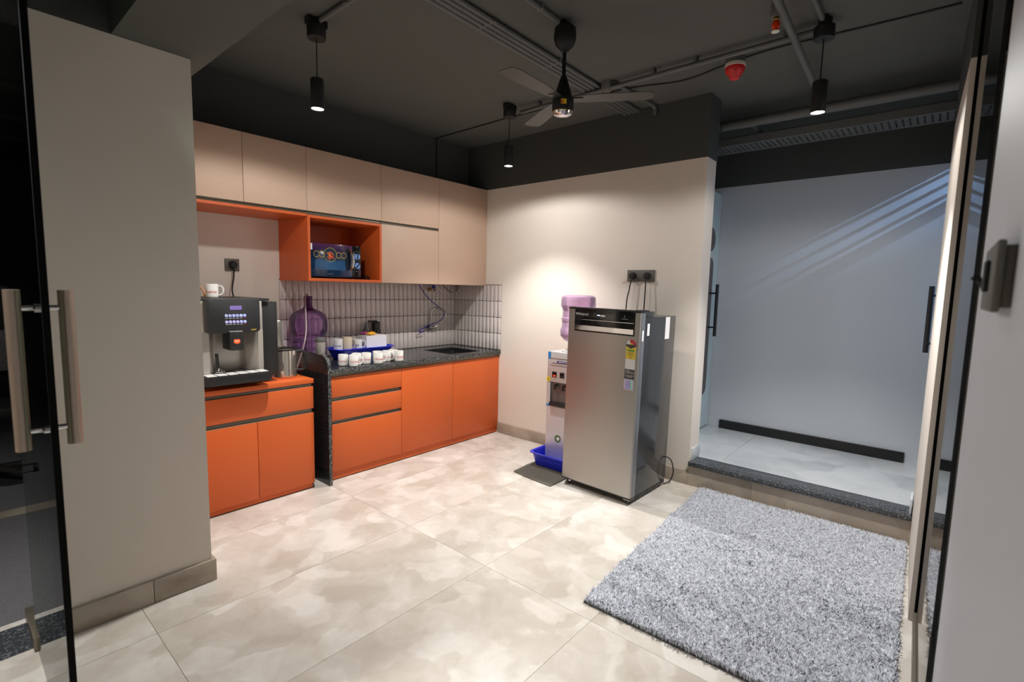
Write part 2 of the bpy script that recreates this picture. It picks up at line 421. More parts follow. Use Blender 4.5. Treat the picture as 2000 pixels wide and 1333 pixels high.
# raised passage
passage = part('floor_passage', G().box(.0, 1.3, -4.98, -2.447, -.05, ZS-.012).box(.166, 1.3, -2.447, -2.0, -.05, ZS-.012), 'grout_grey', kind='structure')
pys = [-3.82, -2.618, -2.0]; pxs = [.135, .738, 1.08]
for i in range(2):
    for j in range(2):
        part('floor_tile', G().box(pxs[i]+.0012, pxs[i+1]-.0012, pys[j]+.0012, pys[j+1]-.0012, ZS-.015, ZS, bev=.0008, seg=1), 'passage_marble', passage)
g = G()
part('riser_tile', G().box(-.012, 0, -2.865, -2.447, 0, ZS-.03), 'skirting_tile', passage)
part('riser_tile', G().box(-.012, 0, -3.70, -2.8668, 0, ZS-.03), 'skirting_tile', passage)
trim_1 = part('trim_1', G().box(-.028, .135, -3.676, -2.448, ZS-.03, ZS+.002, bev=.004), 'granite_grey', kind='structure')
wall_passage = part('wall_passage', G().box(1.075, 1.3, -4.98, -2.0, 0, 2.257), 'paint_white', kind='structure')
part('dark_upper_band', G().box(1.075, 1.3, -4.98, -2.0, 2.257, ZC), 'paint_dark', wall_passage)
trim_2 = part('trim_2', G().box(1.052, 1.075, -3.594, -2.302, ZS, ZS+.074, bev=.002), 'plastic_black', kind='structure')
wall_passage_left = part('wall_passage_left', G().box(.165, 1.075, -2.12, -2.0, 0, ZC), 'paint_dark', kind='structure')
# baseboards
bb = part('baseboard_right', G().box(-.012, 0, -1.65, -.62, 0, .1, bev=.0015), 'skirting_tile', kind='structure')
part('skirting_piece', G().box(-.012, 0, -2.446, -1.652, 0, .1, bev=.0015), 'skirting_tile', bb)
bb = part('baseboard_left', G().box(-2.890, -2.652, -1.298, -1.283, 0, .1, bev=.0015), 'skirting_tile', kind='structure')
part('skirting_piece', G().box(-3.155, -2.892, -1.298, -1.283, 0, .1, bev=.0015), 'skirting_tile', bb)
part('skirting_piece', G().box(-2.667, -2.652, -1.283, -.89, 0, .1), 'skirting_tile', bb)
bb = part('baseboard_passage', G().box(.02, .165, -2.458, -2.446, ZS, ZS+.085, bev=.001), 'passage_marble', kind='structure')
bb = part('baseboard_front', G().box(.0, .14, -3.676, -3.666, ZS, ZS+.085, bev=.001), 'paint_white', kind='structure')
# frosted wash-room door on the left of the passage, with its pictogram and bar handle
def passage_door(n, yg, sgn, hx, z0, z1, top):
    d = part('door_%d' % n, G().box(.172, 1.07, yg-.006, yg+.006, ZS+.01, top), 'frosted', kind='structure')
    y2 = yg-sgn*.0075
    part('pictogram_head', G().lathe([(0, 0), (.1, 0), (.1, .001), (0, .001)], (.875, y2, 1.805), 24, 1), 'vinyl_grey', d)
    part('pictogram_body', G().prism(rrect(.77, .962, .478, 1.655, .07), 'y', y2, y2+.001), 'vinyl_grey', d)
    for zb in (.28, .32, .36, 2.02, 2.06, 2.10):
        if zb+.02 < top: part('clear_stripe', G().box(.18, 1.06, y2, y2+.001, zb, zb+.02), 'paint_white', d)
    yb = yg-sgn*.068
    h = part('bar_handle', G().tube([(hx, yb, z0), (hx, yb, z1)], .0135, 16), 'plastic_black', d)
    for zz in (z0+.075, z1-.075): part('standoff', G().tube([(hx, yg-sgn*.006, zz), (hx, yb, zz)], .007, 10), 'plastic_black', h)
passage_door(1, -2.19, 1, .915, .99, 1.43, 2.2)
# clear glass door on the right of the passage, louvred vent above it
d2 = part('door_2', G().box(.16, 1.065, -3.712, -3.700, ZS+.01, 1.98), 'glass_thin', kind='structure')
h = part('bar_handle', G().tube([(.40, -3.655, 1.034), (.38, -3.655, 1.425)], .0135, 16), 'plastic_black', d2)
for zz in (1.09, 1.37): part('standoff', G().tube([(.39, -3.70, zz), (.39, -3.655, zz)], .007, 10), 'plastic_black', h)
wv = part('wall_vent', G().box(.14, 1.075, -3.76, -3.70, 1.985, 2.03), 'paint_white', kind='structure')
part('dark_upper_band', G().box(.14, 1.075, -3.76, -3.70, 2.27, ZC), 'paint_dark', wv)
for k in range(3):
    zz = 2.095+k*.074
    part('louvre_slat', G().prism([(-3.757, zz+.012), (-3.703, zz-.014), (-3.703, zz-.034), (-3.757, zz-.008)], 'x', .14, 1.075), 'paint_white', wv)
# side room the daylight comes from
wall_side_room = part('wall_side_room', G().box(.0, .13, -4.98, -3.82, 0, ZC), 'paint_white', kind='structure')
window_2 = part('window_2', G().box(.1, 1.1, -4.99, -4.97, 1.05, 1.1), 'paint_white', kind='structure')
part('window_sill', G().box(.1, 1.1, -5.05, -4.95, .0, 1.05), 'paint_white', window_2)
part('window_head', G().box(.1, 1.1, -5.0, -4.97, 2.42, 2.46), 'paint_white', window_2)
# dark office seen through the open glass door
floor_office = part('floor_office', G().box(-5.2, -2.667, -1.08, 4.4, -.05, .002), 'carpet_dark', kind='structure')
part('light_border', G().box(-5.2, -2.667, .195, .315, 0, .004), 'skirting_tile', floor_office)
part('light_border', G().box(-5.2, -3.155, -1.08, -1.045, 0, .004), 'floor_marble', floor_office)
trim_3 = part('trim_3', G().box(-4.15, -3.155, -1.283, -1.082, 0, .004), 'granite_grey', kind='structure')
wo = part('wall_office', G().box(-5.3, -2.6, 4.4, 4.5, 0, ZC), 'paint_dark', kind='structure')
wo2 = part('wall_office_side', G().box(-5.3, -5.2, -1.08, 4.4, 0, ZC), 'paint_dark', kind='structure')
wo3 = part('wall_office_right', G().box(-2.665, -2.6, .15, 4.4, 0, ZC), 'paint_dark', kind='structure')
co = part('ceiling_office', G().box(-5.3, -2.6, -1.08, 4.5, ZC, ZC+.1), 'ceiling_dark', kind='structure')
for yy in (.92, 1.22, 2.15, 3.05): part('ceiling_rail', G().box(-5.2, -2.67, yy, yy+.03, ZC-.04, ZC), 'conduit_grey', co)

# ================================================================== kitchen: base units
YL = -.636      # front of the left unit
YR = -.619      # front of the right units
def profile(nm, x0, x1, yf, z0, z1, parent):
    return part(nm, G().prism([(yf+.002, z1), (yf+.03, z1), (yf+.03, z0), (yf+.004, z0), (yf+.016, z0+.006), (yf+.02, z1-.006)], 'x', x0, x1), 'profile_alu', parent)
cu = thing('coffee_cabinet', (-2.15, -.32, 0), 'orange base cabinet with one drawer and two doors under the coffee machine', 'cabinet')
part('carcass', G().box(-2.547, -1.834, YL+.022, -.01, .045, .715), 'laminate_orange', cu)
part('worktop', G().box(-2.547, -1.827, YL, -.005, .712, .742, bev=.0015), 'laminate_orange', cu)
part('drawer_front', G().box(-2.547, -1.831, YL, YL+.02, .545, .691, bev=.001), 'laminate_orange', cu)
profile('finger_profile', -2.547, -1.836, YL, .691, .712, cu); profile('finger_profile', -2.547, -1.836, YL, .5165, .545, cu)
part('door', G().box(-2.547, -2.1885, YL, YL+.02, .04, .5165, bev=.001), 'laminate_orange', cu)
part('door', G().box(-2.1855, -1.831, YL, YL+.02, .04, .5165, bev=.001), 'laminate_orange', cu)
part('plinth', G().box(-2.547, -1.84, YL+.012, YL+.03, .008, .044), 'laminate_orange', cu)
part('base', G().box(-2.54, -1.85, YL+.05, -.02, 0, .046), 'rubber_black', cu)
du = thing('drawer_cabinet', (-1.41, -.31, 0), 'orange base cabinet of three drawers beside the granite end panel', 'cabinet')
part('carcass', G().box(-1.725, -1.1135, YR+.022, -.012, .045, .752), 'laminate_orange', du)
part('drawer_front', G().box(-1.725, -1.1145, YR, YR+.02, .587, .728, bev=.001), 'laminate_orange', du)
part('drawer_front', G().box(-1.725, -1.1145, YR, YR+.02, .4245, .5595, bev=.001), 'laminate_orange', du)
part('drawer_front', G().box(-1.725, -1.1145, YR, YR+.02, .062, .3985, bev=.001), 'laminate_orange', du)
profile('finger_profile', -1.725, -1.118, YR, .5595, .587, du); profile('finger_profile', -1.725, -1.118, YR, .3985, .4245, du)
part('plinth', G().box(-1.725, -1.112, YR+.012, YR+.03, .008, .06), 'laminate_orange', du)
part('base', G().box(-1.72, -1.115, YR+.05, -.02, 0, .046), 'rubber_black', du)
su = thing('sink_cabinet', (-.56, -.31, 0), 'orange base cabinet with two plain doors under the sink', 'cabinet')
part('carcass', G().box(-1.1105, -.002, YR+.022, YR+.04, .045, .745), 'laminate_orange', su)
part('side_panel', G().box(-1.1105, -1.095, YR+.04, -.012, .045, .745), 'laminate_orange', su)
part('bottom_panel', G().box(-1.095, -.002, YR+.04, -.012, .045, .06), 'laminate_orange', su)
part('door', G().box(-1.1115, -.5815, YR, YR+.02, .062, .728, bev=.001), 'laminate_orange', su)
part('door', G().box(-.5785, -.0035, YR, YR+.02, .062, .728, bev=.001), 'laminate_orange', su)
part('plinth', G().box(-1.112, -.004, YR+.012, YR+.03, .008, .06), 'laminate_orange', su)
part('base', G().box(-1.10, -.004, YR+.05, -.02, 0, .044), 'rubber_black', su)
# granite worktop with the sink cut-out, and the granite end panel
SX0, SX1, SY0, SY1 = -.555, -.195, -.56, -.19
wt = thing('granite_worktop', (-.86, -.31, .755), 'black speckled granite worktop above the orange units', 'worktop')
g = G(); z0, z1 = .755, ZW
for a in ((-1.729, SX0, -.634, -.002), (SX1, -.002, -.634, -.002), (SX0, SX1, -.634, SY0), (SX0, SX1, SY1, -.002)): g.box(a[0], a[1], a[2], a[3], z0, z1)
part('slab', g, 'granite', wt)
part('front_edge', G().box(-1.729, -.002, -.638, -.634, z0, z1-.0005), 'granite_edge', wt)
part('shadow_profile', G().box(-1.727, -.003, -.612, -.60, .73, .755), 'profile_alu', wt)
poly = [(-.0, 0.0), (-.68, 0.0)] + [(-.68+.085*(1-math.cos(t)), .80+.085*math.sin(t)) for t in [R(a) for a in range(0, 91, 10)]] + [(-.0, .893)]
ep = thing('granite_end_panel', (-1.742, -.34, 0), 'black granite upright panel with rounded top corner beside the steel pitcher', 'panel')
part('slab', G().prism(poly, 'x', -1.752, -1.731), 'granite', ep)
fe = [(-.680, 0.0), (-.684, 0.0)] + [(-.684+.087*(1-math.cos(R(a))), .80+.089*math.sin(R(a))) for a in range(0, 91, 10)] + [(-.68+.085*(1-math.cos(R(a))), .80+.085*math.sin(R(a))) for a in range(90, -1, -10)]
part('polished_edge', G().prism(fe, 'x', -1.7515, -1.7315), 'granite_edge', ep)
sk = thing('kitchen_sink', (-.375, -.375, .6), 'square stainless steel sink let into the granite worktop', 'sink')
g = G(); zb = .60
g.loft([[(x, y, z) for x, y in rrect(SX0+i, SX1-i, SY0+i, SY1-i, .03)] for i, z in ((-.012, .754), (.004, .754), (.006, zb+.03), (.03, zb), (.15, zb-.004))], cap0=False)
part('bowl', g, 'steel_sink', sk)
part('drain', G().lathe([(.0, .004), (.03, .004), (.034, .0), (.034, -.01), (0, -.01)], (-.375, -.375, zb-.002), 20), 'chrome', sk)
# ================================================================== upper units
YU = -.4303
uc = thing('wall_cabinet', (-2.13, -.2, 1.845), 'beige double wall cabinet with orange underside above the coffee machine', 'cabinet', 'beige wall cabinets')
part('carcass', G().box(-2.547, -1.7455, YU+.021, -.004, 1.835, ZT-.002), 'carcass', uc)
part('door', G().box(-2.547, -2.1449, YU, YU+.02, 1.845, ZT, bev=.001), 'laminate_beige', uc)
part('door', G().box(-2.1425, -1.7448, YU, YU+.02, 1.845, ZT, bev=.001), 'laminate_beige', uc)
profile('finger_profile', -2.547, -1.7455, YU, 1.826, 1.845, uc)
part('bottom_panel', G().box(-2.547, -1.7455, YU+.004, -.004, 1.808, 1.8255), 'laminate_orange', uc)
uc = thing('wall_cabinet', (-1.45, -.2, 1.845), 'beige wall cabinet directly above the microwave niche', 'cabinet', 'beige wall cabinets')
part('carcass', G().box(-1.7425, -1.1585, YU+.021, -.004, 1.835, ZT-.002), 'carcass', uc)
part('door', G().box(-1.7424, -1.1585, YU, YU+.02, 1.845, ZT, bev=.001), 'laminate_beige', uc)
profile('finger_profile', -1.7424, -1.1585, YU, 1.821, 1.845, uc)
uc = thing('wall_cabinet', (-.87, -.2, 1.378), 'beige wall cabinet of two stacked doors between niche and tall unit', 'cabinet', 'beige wall cabinets')
part('carcass', G().box(-1.1555, -.588, YU+.021, -.004, 1.378, ZT-.002), 'carcass', uc)
part('door', G().box(-1.156, -.5878, YU, YU+.02, 1.845, ZT, bev=.001), 'laminate_beige', uc)
part('door', G().box(-1.156, -.5878, YU, YU+.02, 1.378, 1.823, bev=.001), 'laminate_beige', uc)
profile('finger_profile', -1.156, -.592, YU, 1.823, 1.845, uc)
uc = thing('wall_cabinet', (-.29, -.2, 1.378), 'tall single-door beige wall cabinet in the corner above the sink', 'cabinet', 'beige wall cabinets')
part('carcass', G().box(-.5855, -.002, YU+.021, -.004, 1.378, ZT-.002), 'carcass', uc)
part('door', G().box(-.5855, -.003, YU, YU+.02, 1.378, ZT, bev=.001), 'laminate_beige', uc)
ni = thing('microwave_niche', (-1.45, -.2, 1.377), 'open orange box shelf holding the microwave', 'shelf')
NX0, NX1, NZ0, NZ1 = -1.7436, -1.1575, 1.377, 1.820
part('side_panel', G().box(NX0, NX0+.018, YU-.002, -.004, NZ0, NZ1), 'laminate_orange', ni)
part('side_panel', G().box(NX1-.018, NX1, YU-.002, -.004, NZ0, NZ1), 'laminate_orange', ni)
part('top_panel', G().box(NX0+.018, NX1-.018, YU-.002, -.004, NZ1-.018, NZ1), 'laminate_orange', ni)
part('bottom_panel', G().box(NX0+.018, NX1-.018, YU-.002, -.004, NZ0, NZ0+.02), 'laminate_orange', ni)
part('back_panel', G().box(NX0+.018, NX1-.018, -.012, -.004, NZ0+.02, NZ1-.018), 'laminate_orange', ni)
# ------------------------------------------------------------------ microwave
mz = NZ0+.02; MF = -.36
mw_ = thing('microwave_oven', (-1.49, -.2, mz), 'dark blue microwave with printed food picture and two dials', 'microwave')
MX0, MX1, MZ0, MZ1 = -1.712, -1.298, mz+.012, 1.643
part('body', G().box(MX0, MX1, MF+.012, -.04, MZ0, MZ1, bev=.006), 'plastic_black', mw_)
dr = part('door', G().box(MX0+.002, -1.369, MF-.01, MF+.012, MZ0, MZ1, bev=.004), 'micro_glass', mw_)
part('window', G().box(MX0+.05, -1.43, MF-.0112, MF-.0102, MZ0+.05, MZ0+.115), mat('micro_window', (40, 80, 118), .1), dr)
pc = part('control_panel', G().box(-1.367, MX1, MF-.008, MF+.012, MZ0, MZ1, bev=.004), 'gloss_black', mw_)
for zz, a in ((MZ0+.155, 90), (MZ0+.088, 50)):
    k = part('dial', G().lathe([(0, -.013), (.021, -.013), (.023, -.008), (.023, 0)], (-1.333, MF-.008, zz), 24, 1), 'dial', pc)
    ca, sa = math.cos(R(a)), math.sin(R(a))
    pts = [(-1.333+ca*s*.021+n*sa*.004, zz+sa*s*.021-n*ca*.004) for s, n in ((-1, -1), (1, -1), (1, 1), (-1, 1))]
    part('pointer', G().prism(pts, 'y', MF-.0245, MF-.021), 'rubber_black', k)
for zz in (MZ0+.192, MZ0+.046): part('lettering', G().box(-1.345, -1.322, MF-.0092, MF-.0086, zz, zz+.003), 'print_grey', pc)
hp = [(-1.385, MF-.012, MZ0+.06), (-1.380, MF-.032, MZ0+.085), (-1.379, MF-.038, MZ0+.125), (-1.384, MF-.034, MZ0+.17), (-1.396, MF-.012, MZ0+.205)]
part('handle', G().tube(spline(hp, 5), .0075, 10), 'chrome', dr)
part('handle_backing', G().prism([(-1.415+.022*math.cos(R(a))+.008, MZ0+.13+.083*math.sin(R(a))) for a in range(0, 360, 20)], 'y', MF-.012, MF-.0095), 'gloss_black', dr)
fy = MF-.0122
part('food_picture', G().lathe([(0, 0), (.047, 0), (.047, .0008), (0, .0008)], (-1.547, fy, MZ0+.157), 28, 1), 'gloss_black', dr)
g = G(); rr = random.Random(3)
for k in range(60):
    a = rr.uniform(0, 6.28); q = rr.uniform(0, .026); cx = -1.547+q*math.cos(a); cz = MZ0+.154+q*math.sin(a); t = rr.uniform(0, 6.28); l = rr.uniform(.006, .012); dx, dz = math.cos(t)*l, math.sin(t)*l
    g.quad((cx-dx-dz*.18, fy-.0009-k*1e-5, cz-dz+dx*.18), (cx+dx-dz*.18, fy-.0009-k*1e-5, cz+dz+dx*.18), (cx+dx+dz*.18, fy-.0009-k*1e-5, cz+dz-dx*.18), (cx-dx+dz*.18, fy-.0009-k*1e-5, cz-dz-dx*.18))
part('food_print', g, 'food_print', dr)
g = G(); U = (1, 0, 0); V = (0, 0, 1)
for cx, r_ in ((-1.547, .047), (-1.612, .019), (-1.652, .019), (-1.482, .019), (-1.442, .019)): g.disc((cx, fy-.0002, MZ0+.157), U, V, r_+.0022, 28, r_)
part('yellow_rings', g, 'print_yellow', dr)
g = G(); add_text(g, 'Haier', .017, (-1.548, fy, MZ0+.022), U, V); part('lettering', g, 'print_grey', dr)
for bx, bz, sc in ((-1.60, MZ0+.075, 1.), (-1.655, MZ0+.04, .8), (-1.45, MZ0+.208, .6)):
    g = G()
    for a in range(0, 360, 45):
        c_, s_ = math.cos(R(a)), math.sin(R(a))
        for off in (-.4, .4):
            c2, s2 = math.cos(R(a)+off), math.sin(R(a)+off)
            p0 = (bx, bz); p1 = (bx+.02*sc*c2, bz+.02*sc*s2); p2 = (bx+.034*sc*c_, bz+.034*sc*s_)
            for (ax, az), (ex, ez) in ((p0, p1), (p1, p2)):
                L_ = math.hypot(ex-ax, ez-az); nx, nz = -(ez-az)/L_*.0006, (ex-ax)/L_*.0006
                g.quad((ax-nx, fy, az-nz), (ex-nx, fy, ez-nz), (ex+nx, fy, ez+nz), (ax+nx, fy, az+nz))
    bmesh.ops.remove_doubles(g.bm, verts=g.bm.verts[:], dist=.0009); part('flower_print', g, 'print_grey', dr, kind='stuff')
part('round_sticker', G().box(-1.708, -1.682, fy, fy+.001, MZ0+.185, MZ0+.228), 'print_white', dr)
for fx in (MX0+.04, MX1-.04): part('foot', G().lathe([(0, 0), (.012, 0), (.012, .0125), (0, .0125)], (fx, -.3, mz), 12), 'rubber_black', mw_)
for fx in (MX0+.04, MX1-.04): part('foot', G().lathe([(0, 0), (.012, 0), (.012, .0125), (0, .0125)], (fx, -.08, mz), 12), 'rubber_black', mw_)
cc = spline([(-1.27, -.2, mz+.008), (-1.22, -.3, mz+.03), (-1.2, -.33, mz+.008), (-1.25, -.36, mz+.008), (-1.21, -.27, mz+.035), (-1.19, -.3, mz+.02), (-1.23, -.34, mz+.026), (-1.26, -.31, mz+.012), (-1.285, -.2, mz+.012)], 6)
part('microwave_cable', G().tube(cc, .004, 6), 'rubber_black', None, label='black mains cable coiled in the niche beside the microwave', cat='cable')
# ------------------------------------------------------------------ coffee machine
cm = thing('coffee_machine', (-2.28, -.42, .742), 'steel and black bean-to-cup coffee machine with button panel', 'coffee machine')
CX0, CX1 = -2.455, -2.125
for fx in (CX0+.03, CX1-.03):
    for fy_ in (-.52, -.2): part('foot', G().lathe([(0, 0), (.018, 0), (.015, .04), (0, .04)], (fx, fy_, .742), 14), 'rubber_black', cm)
part('body', G().box(CX0, CX1, -.49, -.12, .78, 1.248, bev=.004), 'steel_soft', cm)
part('side_pillar', G().prism([(CX0, -.49), (CX0, -.60), (CX0+.035, -.60), (CX0+.075, -.535), (CX0+.075, -.49)], 'z', .80, 1.075), 'steel_soft', cm)
part('side_pillar', G().prism([(CX1, -.49), (CX1, -.60), (CX1-.028, -.60), (CX1-.075, -.535), (CX1-.075, -.49)], 'z', .80, 1.075), 'steel_soft', cm)
part('top_housing', G().box(CX0, CX1-.003, -.60, -.485, 1.075, 1.248, bev=.004), 'steel_soft', cm)
part('lid', G().box(CX0-.003, CX1+.045, -.60, -.12, 1.248, 1.262, bev=.005), 'plastic_black', cm)
pn = part('display_panel', G().prism(rrect(CX0+.01, CX1-.036, 1.066, 1.264, .022), 'y', -.655, -.598, bev=.004), 'plastic_black', cm)
py = -.6555
part('screen', G().box(-2.325, -2.262, py-.0008, py+.001, 1.199, 1.222), 'lcd', pn)
for r_ in range(2):
    for c_ in range(6):
        bx = -2.345+c_*.0195+r_*.001; bz = 1.166-r_*.0355
        bt = part('button', G().lathe([(0, -.004), (.0075, -.004), (.0088, -.002), (.0088, 0)], (bx, py, bz), 16, 1), 'button_white', pn)
        g = G().disc((bx, py-.0045, bz), U, V, .0085, 16, .0066); part('ring', g, 'button_blue', bt)
        ic = [['print_dark', 'print_dark', 'button_blue', 'print_dark', 'print_grey', 'button_blue'], ['print_red', 'print_red', 'print_red', 'print_red', 'print_blue', 'print_dark']][r_][c_]
        part('icon', G().box(bx-.003, bx+.003, py-.0047, py-.004, bz-.003, bz+.002), ic, bt)
        part('caption', G().box(bx-.007, bx+.007, py-.0006, py+.001, bz-.0155, bz-.0128), 'print_red' if c_ == 5 else 'print_white', pn)
g = G(); g.box(-2.214, -2.184, py-.0006, py+.001, 1.083, 1.0845).box(-2.212, -2.188, py-.0006, py+.001, 1.079, 1.080); part('lettering', g, 'print_yellow', pn)
sp = part('spout', G().prism(rrect(-2.338, -2.264, .968, 1.075, .01), 'y', -.675, -.56, bev=.003), 'plastic_black', cm)
g = G().prism([(-2.317, 1.032), (-2.285, 1.032), (-2.284, 1.012), (-2.301, 1.004), (-2.318, 1.012)], 'y', -.6765, -.675); part('shield_emblem', g, 'sticker_orange', sp)
g = G(); g.box(-2.313, -2.290, -.6772, -.676, 1.0195, 1.0225); part('lettering', g, 'print_white', sp)
part('spout_cap', G().box(-2.336, -2.266, -.672, -.6, 1.0745, 1.078, bev=.0015), 'steel_soft', cm)
part('wand', G().tube([(-2.375, -.585, .865), (-2.377, -.578, .945)], .0085, 10), 'rubber_black', cm)
part('wand_tip', G().lathe([(0, 0), (.03, 0), (.032, .003), (.012, .006), (.005, .02), (0, .02)], (-2.372, -.60, .842), 20), 'chrome', cm)
tr_ = part('drip_tray', G().prism(rrect(CX0-.03, CX1+.008, -.712, -.50, .03), 'z', .779, .832, bev=.004), 'plastic_black', cm)
for k in range(6):
    x0 = CX0-.008+k*.0555; part('grid_plate', G().box(x0, x0+.048, -.695, -.612, .8322, .8352, bev=.0008), 'steel_plate', tr_)
part('side_unit', G().box(CX1+.012, CX1+.10, -.575, -.16, .785, 1.241, bev=.003), 'plastic_black', cm)
part('side_unit_trim', G().box(CX1+.001, CX1+.012, -.57, -.2, .80, 1.244), 'steel_soft', cm)
for fy_ in (-.5, -.22): part('foot', G().lathe([(0, 0), (.015, 0), (.015, .045), (0, .045)], (CX1+.055, fy_, .742), 12), 'rubber_black', cm)
# ------------------------------------------------------------------ mugs
MR, MH = .0345, .08
def bent(cx, cy, cz, ang0, rad):
    def f(x, y):
        t = ang0+x/rad; return Vector((cx+rad*math.cos(t), cy+rad*math.sin(t), cz+y))
    return f
def mug(loc, text_az, handle_az, label, group, m='ceramic', r=MR, h=MH, txt='WeHub', tmat='print_red', tsize=.021):
    t = thing('mug', loc, label, 'mug', group)
    part('cup', G().lathe([(0, .0), (r-.004, 0), (r-.001, .003), (r, .008), (r, h-.002), (r-.001, h), (r-.003, h-.001), (r-.0035, h-.006), (r-.0045, .008), (0, .006)], (0, 0, 0), 24), m, t, local=True)
    ca, sa = math.cos(R(handle_az)), math.sin(R(handle_az))
    hp_ = [(r-.003, h*.82), (r+.013, h*.86), (r+.024, h*.68), (r+.024, h*.42), (r+.012, h*.2), (r-.003, h*.2)]
    part('handle', G().tube(spline([(p*ca, p*sa, z) for p, z in hp_], 4), .0045, 8), m, t, local=True)
    if txt:
        g = G(); add_text(g, txt, tsize, (0, 0, 0), U, V, fn=bent(0, 0, h*.42, R(text_az), r+.0006)); part('lettering', g, tmat, t, local=True)
    return t
VA = -130.   # azimuth from which the camera looks at the counter
row = 'white mugs standing along the worktop edge'
z = ZW+.0005
mug((-1.545, -.521, z), VA, 70, 'white mug at the left end of the mug row, beside the granite panel', row)
mug((-1.503, -.592, z), VA+16, -48, 'second white mug of the front row from the granite panel, handle turned right', row)
mug((-1.4390, -.522, z), VA+30, 100, 'white mug half hidden behind the second mug of the row', row)
mug((-1.372, -.545, z), VA+4, 60, 'white mug standing between the two handled front mugs', row)
mug((-1.301, -.590, z), VA+18, -40, 'white front-row mug in the middle of the row, handle turned right', row)
mug((-1.262, -.520, z), VA, 60, 'white mug half hidden behind the middle front mug', row)
mug((-1.188, -.535, z), VA-14, -60, 'white mug just left of the last pair of the row', row)
mug((-1.115, -.513, z), VA, 60, 'white mug half hidden behind the mug nearest the sink', row)
mug((-1.118, -.592, z), VA+30, 35, 'white mug at the right end of the row, nearest the sink', row)
mug((-2.335, -.42, 1.2625), VA+12, -32, 'white mug standing on top of the coffee machine', None)
# ------------------------------------------------------------------ blue tub with things drying in it
tb = thing('blue_drying_tub', (-1.225, -.175, ZW), 'blue plastic tub with flared rim on the granite worktop', 'tub')
def tub_mesh(x0, x1, y0, y1, z0, z1, tap, r, rim, th=.004):
    g = G(); A = lambda i, z: [(x, y, z) for x, y in rrect(x0+i, x1-i, y0+i, y1-i, max(.005, r-max(i, 0)*.5), 6)]
    g.loft([A(tap+.004, z0), A(tap, z0+.004), A(0, z1-.010), A(-rim, z1-.006), A(-rim, z1), A(0, z1), A(th, z1-.004), A(tap+th, z0+.006)], cap0=True, cap1=True)
    return g
part('basin', tub_mesh(-1.462, -.965, -.325, -.125, ZW+.0005, ZW+.086, .03, .05, .013), 'plastic_blue', tb, ang=50)
part('drain_insert', G().prism(rrect(-1.443, -.984, -.304, -.146, .035), 'z', ZW+.02, ZW+.066), 'plastic_blue', tb)
zi = ZW+.0665
tubg = 'mugs drying in the blue tub'
mug((-1.405, -.215, zi), VA-8, 80, 'white mug with dark print at the left end of the blue tub', tubg, h=.092, tmat='print_dark')
mug((-1.325, -.215, zi), VA, -42, 'cream mug with large handle in the middle of the blue tub', tubg, m='ceramic_cream', h=.1, txt=None)
mug((-1.236, -.215, zi), VA-30, -42, 'white mug with dark print beside the white box in the blue tub', tubg, h=.078, tmat='print_dark')
part('steel_cup', G().lathe([(0, 0), (.026, 0), (.03, .004), (.033, .088), (.0335, .09), (.032, .09), (.029, .006), (0, .004)], (-1.365, -.154, zi), 24), 'steel_soft', None, label='small steel cup between the mugs in the blue tub', cat='cup')
bx = thing('white_carton', (-1.09, -.16, zi), 'open white carton of sachets standing in the blue tub', 'carton')
part('box', G().box(-1.184, -.996, -.262, -.148, zi, .9535), 'card_white', bx)
for (sx, sy, a, m_, lab) in ((-1.14, -.165, 30, 'pink_wrap', 'pink wrapped sachet on the white carton'), (-1.085, -.185, 70, 'orange_wrap', 'orange wrapped sachet on the white carton'), (-1.12, -.228, 10, 'yellow_wrap', 'yellow wrapped sachet on the white carton')):
    g = G(); rings = []
    for t, hh in ((-.045, .001), (-.038, .004), (-.02, .011), (.0, .014), (.02, .011), (.038, .004), (.045, .001)):
        rings.append([(t, .024*math.cos(R(b)), .0145+hh*math.sin(R(b))) for b in range(0, 360, 30)])
    g.loft(rings); bmesh.ops.rotate(g.bm, verts=g.bm.verts[:], cent=(0, 0, 0), matrix=Matrix.Rotation(R(a), 3, 'Z'))
    bmesh.ops.translate(g.bm, verts=g.bm.verts[:], vec=(sx, sy, .9535))
    part('sachet', g, m_, None, label=lab, cat='sachet', group='sachets on the carton')
bt = thing('black_flask', (-.962, -.062, ZW), 'black drinking bottle with spout lid against the tiles', 'bottle')
part('body', G().lathe([(0, 0), (.036, 0), (.038, .004), (.038, .19), (.034, .2), (.03, .205), (0, .205)], (-.962, -.062, ZW), 24), 'gloss_black', bt)
part('lid', G().lathe([(.031, .205), (.034, .208), (.034, .262), (.03, .266), (0, .266)], (-.962, -.062, ZW), 24), 'plastic_black', bt)
part('spout', G().box(-1.035, -.955, -.074, -.05, ZW+.262, ZW+.278, bev=.005), 'plastic_black', bt)
gb = thing('glass_bottle', (-1.052, -.06, ZW), 'clear glass bottle standing beside the black drinking bottle', 'bottle')
part('body', G().lathe([(0, 0), (.033, 0), (.035, .004), (.035, .17), (.02, .21), (.014, .225), (.014, .25), (.012, .25), (.012, .225), (.033, .168), (.033, .006), (0, .006)], (-1.052, -.06, ZW), 24), 'glass_thin', gb)
part('label', G().lathe([(.0355, .06), (.0355, .12)], (-1.052, -.06, ZW), 24), 'glass_thin', gb)
tu = thing('steel_tumbler', (-1.648, -.40, ZW), 'brushed steel tumbler with grey lid beside the purple water jug', 'tumbler')
part('body', G().lathe([(0, 0), (.027, 0), (.03, .004), (.035, .155), (.035, .168), (0, .168)], (-1.648, -.40, ZW), 28), 'steel_soft', tu)
part('lid', G().lathe([(.0355, .166), (.0365, .17), (.0365, .192), (.034, .197), (0, .197)], (-1.648, -.40, ZW), 28), 'tumbler_lid', tu)
